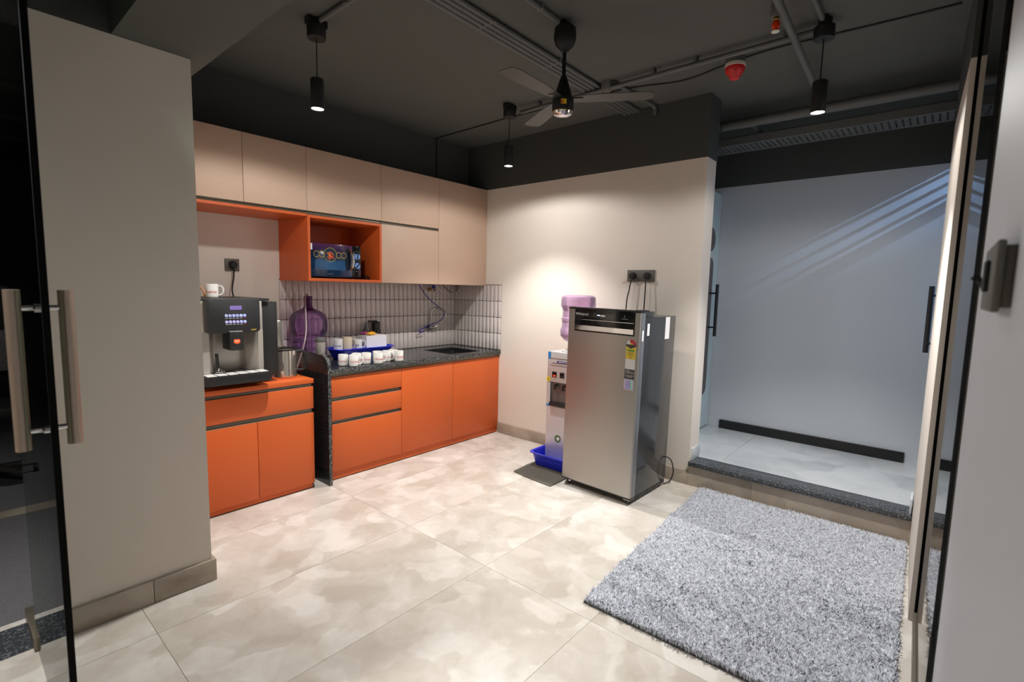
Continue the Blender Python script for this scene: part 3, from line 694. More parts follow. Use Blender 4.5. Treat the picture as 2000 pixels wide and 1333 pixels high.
# ------------------------------------------------------------------ purple water jug
jc = (-1.606, -.150, ZW)
jg = thing('water_jug', jc, 'purple transparent water jug standing upright on the worktop', 'water jug')
def ribs(n, r, z0, z1):
    return [(r-.004, z0), (r, z0+.006), (r, z1-.006), (r-.004, z1)]
prof = [(0, .012), (.06, .004), (.105, 0), (.118, .01), (.124, .03)]
for a, b in ((.035, .085), (.09, .14), (.145, .185)): prof += [(.118, a), (.124, a+.008), (.124, b-.008), (.118, b)]
prof += [(.121, .20), (.131, .215), (.134, .25), (.134, .285), (.131, .315), (.118, .345), (.095, .366), (.06, .38)]
part('body', G().lathe([(r*1.0, h) for r, h in prof], jc, 36), 'jug_purple', jg)
part('neck', G().lathe([(.06, .38), (.036, .392), (.028, .41), (.0275, .45), (.031, .452), (.031, .458), (.028, .46), (.028, .466), (.031, .468), (.031, .474), (.028, .476), (.028, .482)], jc, 28), 'jug_neck', jg)
g = G()
for k in range(10):
    a = R(k*36); g.tube([(jc[0]+.1195*math.cos(a), jc[1]+.1195*math.sin(a), ZW+.04), (jc[0]+.1195*math.cos(a), jc[1]+.1195*math.sin(a), ZW+.19)], .005, 6)
part('grip_ribs', g, 'jug_purple', jg)
hz = spline([(-1.603, -.156, ZW+.05), (-1.605, -.155, ZW+.40), (-1.607, -.157, ZW+.475), (-1.628, -.175, ZW+.497), (-1.655, -.205, ZW+.45), (-1.70, -.30, ZW+.25), (-1.745, -.34, ZW+.125), (-1.79, -.33, ZW-.02)], 6)
part('siphon_hose', G().tube(hz, .0052, 8), 'hose_clear', None, label='translucent hose looping out of the purple jug over the granite panel', cat='hose')
# ------------------------------------------------------------------ steel pitcher with flip lid
pc_ = (-1.935, -.475, .7478)
pt = thing('steel_pitcher', pc_, 'polished steel pitcher with black handle and lid flipped open', 'pitcher')
part('body', G().lathe([(0, 0), (.064, 0), (.068, .004), (.068, .165), (.066, .178), (.0645, .178), (.064, .165), (.064, .008), (0, .006)], pc_, 40), 'steel_polish', pt)
part('rim_ring', G().lathe([(.0665, .174), (.0695, .176), (.0695, .182), (.064, .183), (.064, .176)], pc_, 40), 'plastic_black', pt)
dx, dy = .93, -.37
hp = [(.064, .162), (.10, .164), (.118, .145), (.118, .06), (.104, .04), (.066, .04)]
part('handle', G().tube([(pc_[0]+q.x*dx, pc_[1]+q.x*dy, pc_[2]+q.y) for q in spline([(a, b, 0) for a, b in hp], 4)], .0095, 10), 'plastic_black', pt)
g = G().prism(rrect(-.036, .036, 0, .18, .02), 'y', -.006, .006, bev=.003)
bmesh.ops.rotate(g.bm, verts=g.bm.verts[:], cent=(0, 0, 0), matrix=Matrix.Rotation(R(-18), 3, 'Z') @ Matrix.Rotation(R(-10), 3, 'X'))
bmesh.ops.translate(g.bm, verts=g.bm.verts[:], vec=(-1.953, -.412, .742+.19)); part('lid', g, 'steel_polish', pt)
part('trivet_ring', G().lathe([(.0, .0), (.078, 0), (.08, .003), (.07, .005), (0, .005)], (pc_[0], pc_[1], .7425), 32), 'laminate_orange', None, label='flat orange coaster under the steel pitcher', cat='coaster')
# ------------------------------------------------------------------ taps, hoses, sockets at the wall
fa = thing('wall_tap', (-.332, -.011, .97), 'chrome swan-neck tap on the tiled wall above the sink', 'tap')
part('body', G().tube([(-.372, -.035, .972), (-.288, -.035, .966)], .014, 14), 'chrome', fa)
part('wall_mount', G().lathe([(.026, 0), (.026, -.004), (.014, -.009), (.013, -.03)], (-.332, -.011, .969), 20, 1), 'chrome', fa)
part('lever', G().tube([(-.288, -.035, .966), (-.275, -.05, .985), (-.262, -.075, .985)], [.012, .009, .006], 10), 'chrome', fa)
part('neck', G().tube(spline([(-.334, -.035, .98), (-.333, -.035, 1.06), (-.328, -.037, 1.12), (-.305, -.06, 1.153), (-.27, -.10, 1.148), (-.245, -.13, 1.115), (-.237, -.14, 1.075)], 6), .0095, 12), 'chrome', fa)
part('hose_connector', G().tube([(-.372, -.035, .972), (-.378, -.05, .985)], .013, 10), 'plastic_black', fa)
va = thing('angle_valve', (-.34, -.011, 1.328), 'small wall valve with blue knob under the corner cabinet', 'valve')
part('flange', G().lathe([(.017, 0), (.017, -.004), (.009, -.007), (.009, -.05), (0, -.05)], (-.34, -.011, 1.328), 16, 1), 'chrome', va)
part('body', G().tube([(-.375, -.05, 1.33), (-.335, -.05, 1.328), (-.302, -.05, 1.325)], .010, 10), 'brass', va)
part('outlet', G().tube(spline([(-.335, -.05, 1.33), (-.362, -.052, 1.345), (-.378, -.053, 1.33), (-.372, -.053, 1.315)], 4), .007, 8), 'brass', va)
part('knob', G().box(-.327, -.306, -.062, -.042, 1.337, 1.372, bev=.003), 'hose_blue', va)
part('valve_stem', G().tube([(-.317, -.05, 1.325), (-.317, -.05, 1.338)], .006, 8), 'chrome', va)
bh = spline([(-.507, -.06, 1.385), (-.429, -.06, 1.286), (-.348, -.06, 1.219), (-.253, -.06, 1.16), (-.190, -.06, 1.095), (-.233, -.06, 1.036), (-.334, -.062, 1.005), (-.38, -.05, .987), (-.43, -.055, .972), (-.493, -.06, .952), (-.487, -.055, .932), (-.426, -.05, .937)], 8)
part('blue_water_hose', G().tube(bh, .0042, 8), 'hose_blue', None, label='thin blue water hose looping from cabinet to tap', cat='hose')
part('white_tube', G().tube(spline([(-.34, -.1, 1.39), (-.30, -.1, 1.345), (-.235, -.1, 1.305), (-.146, -.1, 1.293), (-.06, -.1, 1.310), (-.02, -.11, 1.355), (-.018, -.11, 1.39)], 6), .0045, 8), 'hose_white', None, label='white tube hanging in a loop below the corner cabinet', cat='tube')
part('hanging_cable', G().tube(spline([(-.236, -.08, 1.388), (-.19, -.08, 1.345), (-.12, -.08, 1.305), (-.075, -.08, 1.292), (-.045, -.08, 1.325), (-.045, -.08, 1.388)], 6), .0032, 6), 'rubber_black', None, label='thin black cable hanging behind the white tube', cat='cable')
def socket(name, u0, u1, z0, z1, plugs, wall, label, parent=None):
    """wall 'A' lies at y=0 and u is x; wall 'B' lies at x=0 and u is y"""
    loc = ((u0+u1)/2, 0, z0) if wall == 'A' else (0, (u0+u1)/2, z0)
    t = thing(name, loc, label, 'socket')
    bxf = (lambda g, a, b, c, d, e, f, bv=0: g.box(a, b, -d, -c, e, f, bv)) if wall == 'A' else (lambda g, a, b, c, d, e, f, bv=0: g.box(-d, -c, a, b, e, f, bv))
    part('plate', bxf(G(), u0, u1, 0, .011, z0, z1, .002), 'plate_grey', t)
    return t, bxf
t, bxf = socket('wall_socket', -2.113, -2.022, 1.432, 1.515, [], 'A', 'grey wall socket above the coffee machine')
part('insert', bxf(G(), -2.094, -2.041, .011, .0125, 1.446, 1.501), 'plastic_grey', t)
pl = thing('power_plug', (-2.066, -.0125, 1.475), 'black plug in the socket above the coffee machine', 'plug')
part('plug_body', G().lathe([(0, -.032), (.019, -.030), (.025, -.02), (.026, 0)], (-2.066, -.0128, 1.475), 20, 1), 'rubber_black', pl)
part('strain_relief', G().tube([(-2.066, -.03, 1.465), (-2.066, -.034, 1.43)], [.009, .006], 10), 'rubber_black', pl)
part('cable', G().tube(spline([(-2.066, -.034, 1.435), (-2.072, -.037, 1.38), (-2.088, -.05, 1.30), (-2.082, -.075, 1.22), (-2.078, -.085, 1.10)], 6), .005, 8), 'rubber_black', pl)
t, bxf = socket('wall_socket', -2.118, -1.902, 1.428, 1.513, [], 'B', 'wide grey socket plate on the wall above the refrigerator')
for a, b in ((-1.972, -1.926), (-2.045, -1.978) , (-2.09, -2.05)): part('module', bxf(G(), a, b, .011, .013, 1.443, 1.498, .0006), 'plastic_grey', t)
part('seal_thread', G().tube(spline([(-.012, -1.905, 1.432), (-.02, -1.89, 1.425), (-.02, -1.87, 1.418), (-.02, -1.885, 1.413), (-.013, -1.905, 1.424)], 4), .0012, 5), 'print_red', t)
for yy, pts, lab in ((-1.951, [(-.04, -1.951, 1.44), (-.046, -1.94, 1.36), (-.05, -1.928, 1.28), (-.05, -1.921, 1.1), (-.05, -1.92, .75)], 'black plug and cable in the left hole of the wide socket'),
                     (-2.066, [(-.04, -2.066, 1.44), (-.046, -2.069, 1.36), (-.05, -2.069, 1.25), (-.055, -2.069, 1.0), (-.055, -2.08, .75)], 'black plug and cable in the right hole of the wide socket')):
    pl = thing('power_plug', (-.0135, yy, 1.468), lab, 'plug', 'plugs above the refrigerator')
    part('plug_body', G().lathe([(0, -.034), (.018, -.032), (.024, -.02), (.025, 0)], (-.0138, yy, 1.470), 20, 0), 'rubber_black', pl)
    part('cable', G().tube(spline(pts, 6), .0045, 8), 'rubber_black', pl)
part('orange_hose', G().tube(spline([(-2.44, -.3, 1.267), (-2.445, -.3, 1.31), (-2.42, -.3, 1.345), (-2.37, -.3, 1.335), (-2.345, -.32, 1.29), (-2.345, -.32, 1.268)], 6), .005, 8), 'hose_orange', None, label='thin orange hose arching behind the mug on the coffee machine', cat='hose')

# ================================================================== refrigerator (local frame: front faces -x)
FH = 1.24; FW = .535
fr = thing('refrigerator', (-.628, -2.052, 0), 'single-door steel and dark grey refrigerator with black control strip', 'refrigerator', rot=(R(.7), 0, R(-1.6)))
H = FW/2
part('body', G().box(.062, .505, -H+.003, H-.003, .05, 1.20, bev=.004), 'fridge_side', fr, local=True)
part('top_collar', G().box(.062, .20, -H+.003, H-.003, 1.20, FH-.004, bev=.003), 'fridge_side', fr, local=True)
part('hinge_cover', G().box(.03, .13, -H+.01, -H+.06, FH-.012, FH+.004, bev=.003), 'plastic_black', fr, local=True)
door = part('door', G().prism(rrect(0, .055, -H, H, .012, 4), 'z', .055, FH-.012), 'steel_door', fr, local=True)
part('door_edge', G().box(.02, .0605, -H-.001, -H+.004, .055, FH-.012, bev=.001), 'fridge_trim', door, local=True)
part('top_cap', G().prism(rrect(-.002, .06, -H-.001, H+.001, .012, 4), 'z', FH-.012, FH+.001), 'plastic_black', door, local=True)
part('bottom_cap', G().box(.004, .055, -H, H, .044, .055, bev=.002), 'plastic_black', door, local=True)
part('door_seal', G().box(.055, .062, -H+.012, H-.012, .06, 1.19), 'rubber_black', fr, local=True)
# control strip: y runs right-to-left here (camera's left is +y)
y_l, y_r = .212, -.232
cp = part('control_panel', G().box(-.004, .004, y_r, y_l, 1.083, FH-.008, bev=.0015), 'gloss_black', door, local=True)
part('mirror_grip', G().box(-.0055, -.003, y_r+.006, y_l-.004, 1.093, 1.124), 'chrome', cp, local=True)
part('silver_line', G().box(-.005, -.0035, y_r+.006, y_l-.006, 1.161, 1.1635), 'chrome', cp, local=True)
XF = -.0046; UF = (0, -1, 0)
g = G(); add_text(g, 'Whirlpool', .024, (XF, .155, 1.198), UF, V); part('brand_lettering', g, 'print_white', cp, local=True)
g = G(); add_text(g, '6', .026, (XF, -.16, 1.2), UF, V); g.box(XF-.0002, XF+.001, -.187, -.138, 1.1825, 1.1865); part('lettering', g, 'print_grey', cp, local=True)
for yy in (.055, -.045): part('touch_key', G().lathe([(.013, -.0002), (.0148, -.0002), (.0148, .001), (.013, .001)], (XF, yy, 1.195), 20, 0), 'print_grey', cp, local=True)
part('touch_key', G().lathe([(.010, -.0002), (.0118, -.0002), (.0118, .001), (.010, .001)], (XF, -.07, 1.195), 20, 0), 'print_grey', cp, local=True)
g = G(); add_text(g, 'I', .018, (XF-.0003, .055, 1.195), UF, V); add_text(g, 'x', .016, (XF-.0003, -.045, 1.195), UF, V); part('key_marks', g, 'print_grey', cp, local=True)
part('display_bar', G().box(XF-.0004, XF+.001, -.022, .012, 1.189, 1.2), 'print_white', cp, local=True)
for k in range(3): part('indicator', G().box(XF-.0004, XF+.001, .018+k*.007, .022+k*.007, 1.194, 1.199), 'led_white', cp, local=True)
# stickers on the door
sl, sr = -.183, -.249
st = part('energy_label', G().box(-.0012, .001, sr, sl, .942, 1.032), 'print_yellow', door, local=True)
fan = [(0.0 if a is None else .034*math.cos(R(a)), 0 if a is None else .034*math.sin(R(a))) for a in list(range(0, 181, 15))]
yc = (sl+sr)/2
part('star_arc', G().prism([(yc+y, 1.028+zz) for y, zz in fan], 'x', -.0016, .001), 'print_white', st, local=True)
part('star_arc_red', G().prism([(yc+.034*math.cos(R(a)), 1.028+.034*math.sin(R(a))) for a in range(70, 181, 10)]+[(yc, 1.028)], 'x', -.0022, .0), 'print_red', st, local=True)
part('star_arc_core', G().prism([(yc+.014*math.cos(R(a)), 1.028+.014*math.sin(R(a))) for a in range(0, 181, 15)], 'x', -.0028, 0), 'print_yellow', st, local=True)
part('star_banner', G().prism([(yc+.036, 1.032), (yc-.036, 1.032), (yc-.034, 1.022), (yc, 1.006), (yc+.034, 1.022)], 'x', -.0034, 0), 'print_dark', st, local=True)
part('green_bar', G().box(-.0018, 0, yc-.024, yc+.024, .99, 1.0), 'print_green', st, local=True)
g = G()
for k in range(4): g.box(-.0018, 0, yc-.02+.004*(k % 2), yc+.022, .982-k*.006, .9835-k*.006)
g.lathe([(.005, -.0006), (.007, -.0006), (.007, 0), (.005, 0)], (-.0012, yc, .951), 14, 0); part('small_print', g, 'print_dark', st, local=True)
part('white_label', G().box(-.0012, .001, sr+.001, sl+.001, .878, .941), 'print_white', door, local=True)
wl = part('warranty_label', G().box(-.0012, .001, sr+.002, sl+.002, .816, .877), 'print_dark', door, local=True)
g = G(); add_text(g, '10', .032, (-.0016, yc+.018, .860), UF, V); add_text(g, 'YEARS', .009, (-.0016, yc-.014, .862), UF, V); add_text(g, 'WARRANTY', .007, (-.0016, yc-.016, .853), UF, V)
add_text(g, 'INTELLIGENT', .0095, (-.0016, yc, .838), UF, V); add_text(g, 'INVERTER', .0095, (-.0016, yc, .829), UF, V); part('lettering', g, 'print_white', wl, local=True)
hl = part('holographic_label', G().box(-.0012, .001, sr+.003, sl+.003, .748, .815), 'holo', door, local=True)
part('rainbow_stripe', G().box(-.0016, 0, sr+.012, sr+.022, .75, .813), mat('rainbow', (150, 222, 200), .3), hl, local=True)
g = G()
for k in range(5): g.box(-.0017, 0, yc-.012, yc+.024, .80-k*.011, .803-k*.011)
part('small_print', g, 'print_blue', hl, local=True)
part('side_label', G().box(.352, .415, -H+.0022, -H+.004, 1.05, 1.195), 'card_white', fr, local=True)
part('side_label', G().box(.10, .13, -H+.0022, -H+.004, 1.085, 1.16), 'card_white', fr, local=True)
part('edge_label', G().box(.03, .048, -H-.0018, -H+.001, 1.055, 1.12), 'card_white', door, local=True)
part('base_tray', G().box(.05, .50, -H+.006, H-.006, .022, .05, bev=.003), 'plastic_black', fr, local=True)
for fx, fy_ in ((.035, -H+.03), (.035, H-.03), (.46, -H+.03), (.46, H-.03)):
    part('foot', G().lathe([(0, 0), (.017, 0), (.017, .012), (.008, .014), (.008, .046), (0, .046)], (fx, fy_, 0), 14), 'plastic_grey', fr, local=True)
part('hinge_bracket', G().box(.0, .06, -H+.0, -H+.045, .04, .0435), 'steel_brushed', fr, local=True)
part('floor_cable', G().tube(spline([(-.108, -2.317, .20), (-.075, -2.345, .17), (-.06, -2.36, .09), (-.085, -2.35, .025), (-.13, -2.32, .006)], 6), .004, 8), 'rubber_black', None, label='thin black cable bowing out behind the refrigerator at the floor', cat='cable')
# ================================================================== water dispenser, bottle, tub, mat
TX0, TX1, TY0, TY1 = -.50, -.045, -1.765, -1.405
part('blue_floor_tub', tub_mesh(TX0, TX1, TY0, TY1, .0125, .118, .022, .05, .014), 'plastic_blue', None, ang=50, label='blue plastic tub on the floor under the water dispenser', cat='tub')
wd = thing('water_dispenser', (-.21, -1.605, .019), 'silver floor-standing water dispenser behind the refrigerator', 'water dispenser')
DX0, DX1, DY0, DY1 = -.362, -.075, -1.735, -1.445
part('body', G().box(DX0+.02, DX1, DY0, DY1, .0185, .885, bev=.008), 'silver_paint', wd)
part('lower_panel', G().box(DX0, DX0+.02, DY0, DY1, .0185, .466, bev=.006), 'silver_paint', wd)
part('upper_panel', G().box(DX0, DX0+.02, DY0, DY1, .652, .885, bev=.006), 'silver_paint', wd)
part('side_cheek', G().box(DX0, DX0+.02, DY1-.034, DY1, .468, .650), 'silver_paint', wd)
part('side_cheek', G().box(DX0, DX0+.02, DY0, DY0+.034, .468, .650), 'silver_paint', wd)
part('tap_recess', G().box(DX0+.015, DX0+.022, DY0+.036, DY1-.036, .475, .648), mat('recess_silver', (120, 122, 124), .25, metal=.6), wd)
part('drip_tray', G().box(DX0-.012, DX0+.012, DY0+.034, DY1-.032, .468, .497, bev=.003), 'plastic_black', wd)
for yy in (-1.53, -1.605, -1.68): part('tap', G().tube([(DX0+.02, yy, .63), (DX0-.012, yy, .63), (DX0-.012, yy, .60)], .009, 10), 'plastic_black', wd)
for k, yy in enumerate((-1.514, -1.585, -1.66)):
    s = part('switch', G().box(DX0-.004, DX0+.002, yy-.02, yy+.02, .69, .732, bev=.001), 'gloss_black', wd)
    part('lamp', G().box(DX0-.0048, DX0-.0038, yy-.012, yy+.008, .697, .707), 'led_red' if k == 0 else 'print_dark', s)
for zz, yy in ((.835, DY1-.03), (.80, DY1-.045), (.782, DY1-.03)): part('trim_line', G().box(DX0-.0015, DX0+.001, DY0+.03, yy, zz, zz+.003), 'chrome', wd)
bd = part('badge', G().box(DX0-.002, DX0+.001, -1.66, -1.535, .803, .818), mat('badge_blue', (60, 50, 120), .4), wd)
g = G(); g.box(DX0-.0024, DX0-.001, -1.645, -1.55, .8085, .8125); part('lettering', g, 'print_white', bd)
part('tape', G().box(DX0-.001, DX0+.003, DY1-.03, DY1-.008, .83, .884), 'tape_blue', wd)
part('tape', G().box(DX0-.001, DX0+.004, DY1-.03, DY1+.001, .462, .476), 'tape_blue', wd)
ys_ = part('warning_sticker', G().box(DX0-.001, DX0+.003, DY1-.03, DY1+.001, .655, .687), 'sticker_yellow', wd)
part('warning_mark', G().prism([(DY1-.008, .671), (DY1-.017, .679), (DY1-.017, .663)], 'x', DX0-.0016, DX0), 'print_dark', ys_)
ba = part('round_badge', G().lathe([(0, -.001), (.029, -.001), (.029, .0015), (0, .0015)], (DX0, -1.563, .218), 24, 0), mat('badge_green', (86, 110, 60), .4), wd)
part('round_badge_core', G().lathe([(0, -.0016), (.014, -.0016), (.014, 0), (0, 0)], (DX0, -1.566, .218), 16, 0), 'print_white', ba)
part('bottle_seat', G().lathe([(.12, .0), (.118, .008), (.06, .014), (.05, .03), (0, .03)], (-.205, -1.605, .885), 28), 'silver_paint', wd)
bc = (-.205, -1.605, .918)
bo = thing('water_bottle', bc, 'lilac water bottle upside down on the water dispenser', 'water bottle')
part('body', G().lathe([(.026, .0), (.03, .02), (.06, .035), (.105, .058), (.128, .085), (.132, .10), (.132, .135), (.125, .148), (.121, .16), (.121, .20), (.126, .206), (.126, .225), (.119, .232), (.117, .27), (.121, .296), (.131, .312), (.133, .33), (.131, .355), (.132, .36), (.128, .385), (.115, .396), (.08, .40), (0, .395)], bc, 36), 'bottle_lilac', bo)
part('cap', G().lathe([(.03, -.004), (.03, .012), (.0275, .014)], bc, 20), 'plastic_black', bo)
g = G().prism([(-.685, -1.405), (-.50, -1.385), (-.03, -1.40), (-.03, -1.76), (-.60, -1.765), (-.722, -1.765), (-.712, -1.60)], 'z', .0005, .0095)
dm = part('door_mat', g, 'mat_rubber', None, label='grey ribbed rubber mat under the blue floor tub', cat='mat')
rib = G().box(-.002, .002, 0, 1, 0, .0028); rib_me = rib.mesh('rib', 'mat_rubber')
for k in range(44):
    x = -.705+k*.0105; a = max(-1.80, -1.80); y1 = -1.405 if x > -.685 else -1.5
    o = inst('rib', rib_me, (x, -1.762, .0093), dm, scale=(1, y1+1.762, 1))
# ================================================================== shaggy rug
RC = [(-.055, -2.556), (-1.655, -2.632), (-1.640, -3.700), (-.03, -3.668)]
rug = thing('shaggy_rug', (-.85, -3.13, 0), 'grey shaggy rug lying in front of the step', 'rug')
part('backing', G().prism(RC, 'z', .0005, .008), 'rug_base', rug)
def pile():
    n = 110000; rg = np.random.default_rng(5)
    a, b = rg.random(n), rg.random(n)
    P = [np.array(p) for p in RC]
    base = ((1-a)*(1-b))[:, None]*P[0]+(a*(1-b))[:, None]*P[1]+(a*b)[:, None]*P[2]+((1-a)*b)[:, None]*P[3]
    # clumped lean
    def field(s, k):
        ph = rg.random((k, 2))*6.28; fr_ = rg.normal(0, s, (k, 2)); return sum(np.sin(base@f+p[0])*np.cos(base[:, ::-1]@f*.7+p[1]) for f, p in zip(fr_, ph))/math.sqrt(k)
    lx = field(100, 16)*.75+rg.normal(0, .42, n)+.2; ly = field(100, 16)*.75+rg.normal(0, .42, n)
    patch = field(9, 6)
    ln = (.018+.009*rg.random(n))*(1+.12*patch); lean = np.clip(np.hypot(lx, ly), .01, None); ux, uy = lx/lean, ly/lean
    lean = np.clip(lean*.75, 0, 1.25)
    rad = .0026+.0012*rg.random(n); rot = rg.random(n)*6.28
    dirx, diry, dirz = ux*np.sin(lean), uy*np.sin(lean), np.cos(lean)
    V_ = np.zeros((n, 7, 3), np.float32)
    for i in range(3):
        t = rot+i*2.0944; V_[:, i, 0] = base[:, 0]+rad*.8*np.cos(t); V_[:, i, 1] = base[:, 1]+rad*.8*np.sin(t); V_[:, i, 2] = .006
        V_[:, 3+i, 0] = base[:, 0]+dirx*ln*.45+rad*np.cos(t+.5); V_[:, 3+i, 1] = base[:, 1]+diry*ln*.45+rad*np.sin(t+.5); V_[:, 3+i, 2] = .007+ln*.62
    V_[:, 6, 0] = base[:, 0]+dirx*ln*1.1; V_[:, 6, 1] = base[:, 1]+diry*ln*1.1; V_[:, 6, 2] = .007+ln*(.45+.6*dirz)
    T = np.array([(0,1,4),(0,4,3),(1,2,5),(1,5,4),(2,0,3),(2,3,5),(3,4,6),(4,5,6),(5,3,6)], np.int32)
    F = (T[None]+(np.arange(n, dtype=np.int32)*7)[:, None, None]).reshape(-1, 3)
    me = bpy.data.meshes.new('pile'); V_ = V_.reshape(-1, 3)-np.array((-.85, -3.13, 0), np.float32)
    me.vertices.add(len(V_)); me.vertices.foreach_set('co', V_.ravel())
    me.loops.add(F.size); me.loops.foreach_set('vertex_index', F.ravel())
    me.polygons.add(len(F)); me.polygons.foreach_set('loop_start', np.arange(0, F.size, 3, dtype=np.int32)); me.polygons.foreach_set('loop_total', np.full(len(F), 3, np.int32))
    me.update(calc_edges=True); me.materials.append(MATS['rug_pile'])
    o = bpy.data.objects.new('pile', me); COL.objects.link(o); o.parent = rug; o['kind'] = 'stuff'
pile()
# ================================================================== ceiling: pendants, fan, conduits, alarm
def pendant(x, y, label, power=1.0):
    t = thing('pendant_lamp', (x, y, 2.235), label, 'lamp', 'black pendant downlights')
    part('ceiling_bracket', G().box(x-.05, x+.05, y-.02, y+.02, 2.632, ZC).lathe([(0, 2.632), (.03, 2.632), (.03, ZC)], (x, y, 0), 16), 'lamp_black', t)
    part('canopy', G().lathe([(0, 2.574), (.043, 2.574), (.045, 2.577), (.045, 2.630), (.042, 2.633), (0, 2.633)], (x, y, 0), 28), 'lamp_black', t)
    part('cord', G().tube([(x, y, 2.574), (x, y, 2.38)], .0028, 8), 'rubber_black', t)
    part('shade', G().lathe([(0, 2.383), (.029, 2.383), (.0325, 2.379), (.0325, 2.238), (.0315, 2.236), (.0300, 2.238), (.0300, 2.252), (0, 2.252)], (x, y, 0), 28), 'lamp_black', t)
    part('lens', G().lathe([(0, 2.2385), (.022, 2.2392), (.0295, 2.243), (.0295, 2.249)], (x, y, 0), 24), 'lamp_glow', t)
    l = lamp('lamp_light', 'SPOT', (x, y, 2.228), LAMP_W*power, LAMP_COL, (x, y, 0), spot_size=R(100), spot_blend=.6, shadow_soft_size=.026)
    l.parent = t; l.location = (0, 0, 2.228-2.235)
    l = lamp('lamp_spill', 'SPOT', (x, y, 2.228), SPILL_W*min(1, power), LAMP_COL, (x, y, 0), spot_size=R(168), spot_blend=.25, shadow_soft_size=.026)
    l.parent = t; l.location = (0, 0, 2.228-2.235)
pendant(-2.085, -1.224, 'black pendant lamp nearest the left wall, in front of the coffee corner')
pendant(-.633, -1.241, 'black pendant lamp nearest the sink corner')
pendant(-.562, -3.169, 'black pendant lamp above the rug near the passage', 1.35)
pendant(-3.53, -2.0, 'black pendant lamp beside the glass door', 1.15)
pendant(-4.3, .45, 'unseen pendant lamp added to brighten the dark room behind the glass door', .3)  # added out of view to lift the dark office carpet
# fan
FX, FY = -1.302, -2.184
fn = thing('ceiling_fan', (FX, FY, 2.218), 'black three-blade ceiling fan hanging from a short rod', 'fan')
part('upper_canopy', G().lathe([(0, 2.65), (.035, 2.65), (.053, 2.632), (.055, 2.60), (.054, 2.582), (.045, 2.556), (.026, 2.538), (.018, 2.528), (.016, 2.522), (0, 2.522)], (FX, FY, 0), 28), 'lamp_black', fn)
part('hook_bracket', G().box(FX-.03, FX+.03, FY-.012, FY+.012, 2.645, ZC), 'lamp_black', fn)
part('rod', G().tube([(FX, FY, 2.53), (FX, FY, 2.40)], .0095, 14), 'lamp_black', fn)
part('lower_canopy', G().lathe([(.011, 2.412), (.016, 2.405), (.026, 2.375), (.038, 2.34), (.043, 2.315), (.043, 2.298), (0, 2.298)], (FX, FY, 0), 28), 'lamp_black', fn)
mo = part('motor', G().lathe([(0, 2.302), (.05, 2.302), (.053, 2.298), (.053, 2.245), (.051, 2.242)], (FX, FY, 0), 32), 'plastic_black', fn)
part('brass_ring', G().lathe([(.0515, 2.243), (.0537, 2.241), (.0537, 2.238), (.051, 2.237)], (FX, FY, 0), 32), 'brass', mo)
part('chrome_dome', G().lathe([(.051, 2.240), (.044, 2.227), (.028, 2.220), (0, 2.218)], (FX, FY, 0), 32), 'chrome', mo)
g = G(); 
for k in range(6):
    a0 = R(205+k*5); a1 = R(205+k*5+5); r_ = .0536; g.quad((FX+r_*math.cos(a0), FY+r_*math.sin(a0), 2.262), (FX+r_*math.cos(a1), FY+r_*math.sin(a1), 2.262), (FX+r_*math.cos(a1), FY+r_*math.sin(a1), 2.286), (FX+r_*math.cos(a0), FY+r_*math.sin(a0), 2.286))
part('rating_sticker', g, 'sticker_yellow', mo)
g = G()
for k in range(3):
    a0 = R(205+k*4); a1 = R(209+k*4); r_ = .0538; g.quad((FX+r_*math.cos(a0), FY+r_*math.sin(a0), 2.264), (FX+r_*math.cos(a1), FY+r_*math.sin(a1), 2.264), (FX+r_*math.cos(a1), FY+r_*math.sin(a1), 2.28), (FX+r_*math.cos(a0), FY+r_*math.sin(a0), 2.28))
part('sticker_mark', g, 'sticker_orange', mo)
def blade():
    g = G(); rings = []
    for t, hw, tw in ((.045, .028, -5), (.10, .038, -4), (.2, .047, -2), (.38, .051, -1), (.42, .047, -1), (.432, .038, -1), (.438, .022, -1)):
        c_, s_ = math.cos(R(tw)), math.sin(R(tw)); e = .0012
        rings.append([(t, -hw*c_-e*s_, 2.300-hw*s_+e*c_), (t, hw*c_-e*s_, 2.300+hw*s_+e*c_), (t, hw*c_+e*s_, 2.300+hw*s_-e*c_), (t, -hw*c_+e*s_, 2.300-hw*s_-e*c_)])
    g.loft(rings); g.box(.03, .10, -.018, .018, 2.296, 2.3); return g.mesh('blade', 'fan_blade', ang=40)
mat('fan_blade', (56, 53, 49), .45)
bm_ = blade()
for a in (180, 60, -60):
    o = inst('blade', bm_, (FX, FY, 0), fn, (0, 0, R(a)))
# conduits on the ceiling
zc = ZC
def pipe(name, pts, r, label, cat='conduit', m='conduit_grey', group=None, clips=(), n=10):
    t = thing(name, pts[0], label, cat, group)
    part('pipe', G().tube(pts, r, n), m, t)
    for c in clips: part('clip', G().box(c[0]-.008, c[0]+.008, c[1]-.018, c[1]+.018, zc-.024, zc) if c[2] == 'x' else G().box(c[0]-.018, c[0]+.018, c[1]-.008, c[1]+.008, zc-.024, zc), 'conduit_grey', t)
    return t
for k, nm in enumerate(('outermost', 'second', 'third', 'fourth')):
    yy = -1.825-k*.034
    pipe('ceiling_conduit', [(-5.19, yy, zc-.016), (-.005, yy, zc-.016)], .0125, nm+' of the four grey conduits running side by side, counted from the cabinets', group='bundled ceiling conduits', clips=[(x, yy, 'x') for x in (-1.55, -1.0, -.3)])
pipe('ceiling_conduit', [(-2.083, -1.26, zc-.016), (-2.083, -3.12, zc-.016)], .0125, 'grey conduit feeding the pendant nearest the left wall', clips=[(-2.083, -1.5, 'y')])
pipe('ceiling_conduit', [(-2.58, -2.178, zc-.016), (-1.352, -2.178, zc-.016)], .0125, 'grey flexible conduit running to the ceiling fan', clips=[(-1.5, -2.178, 'x')])
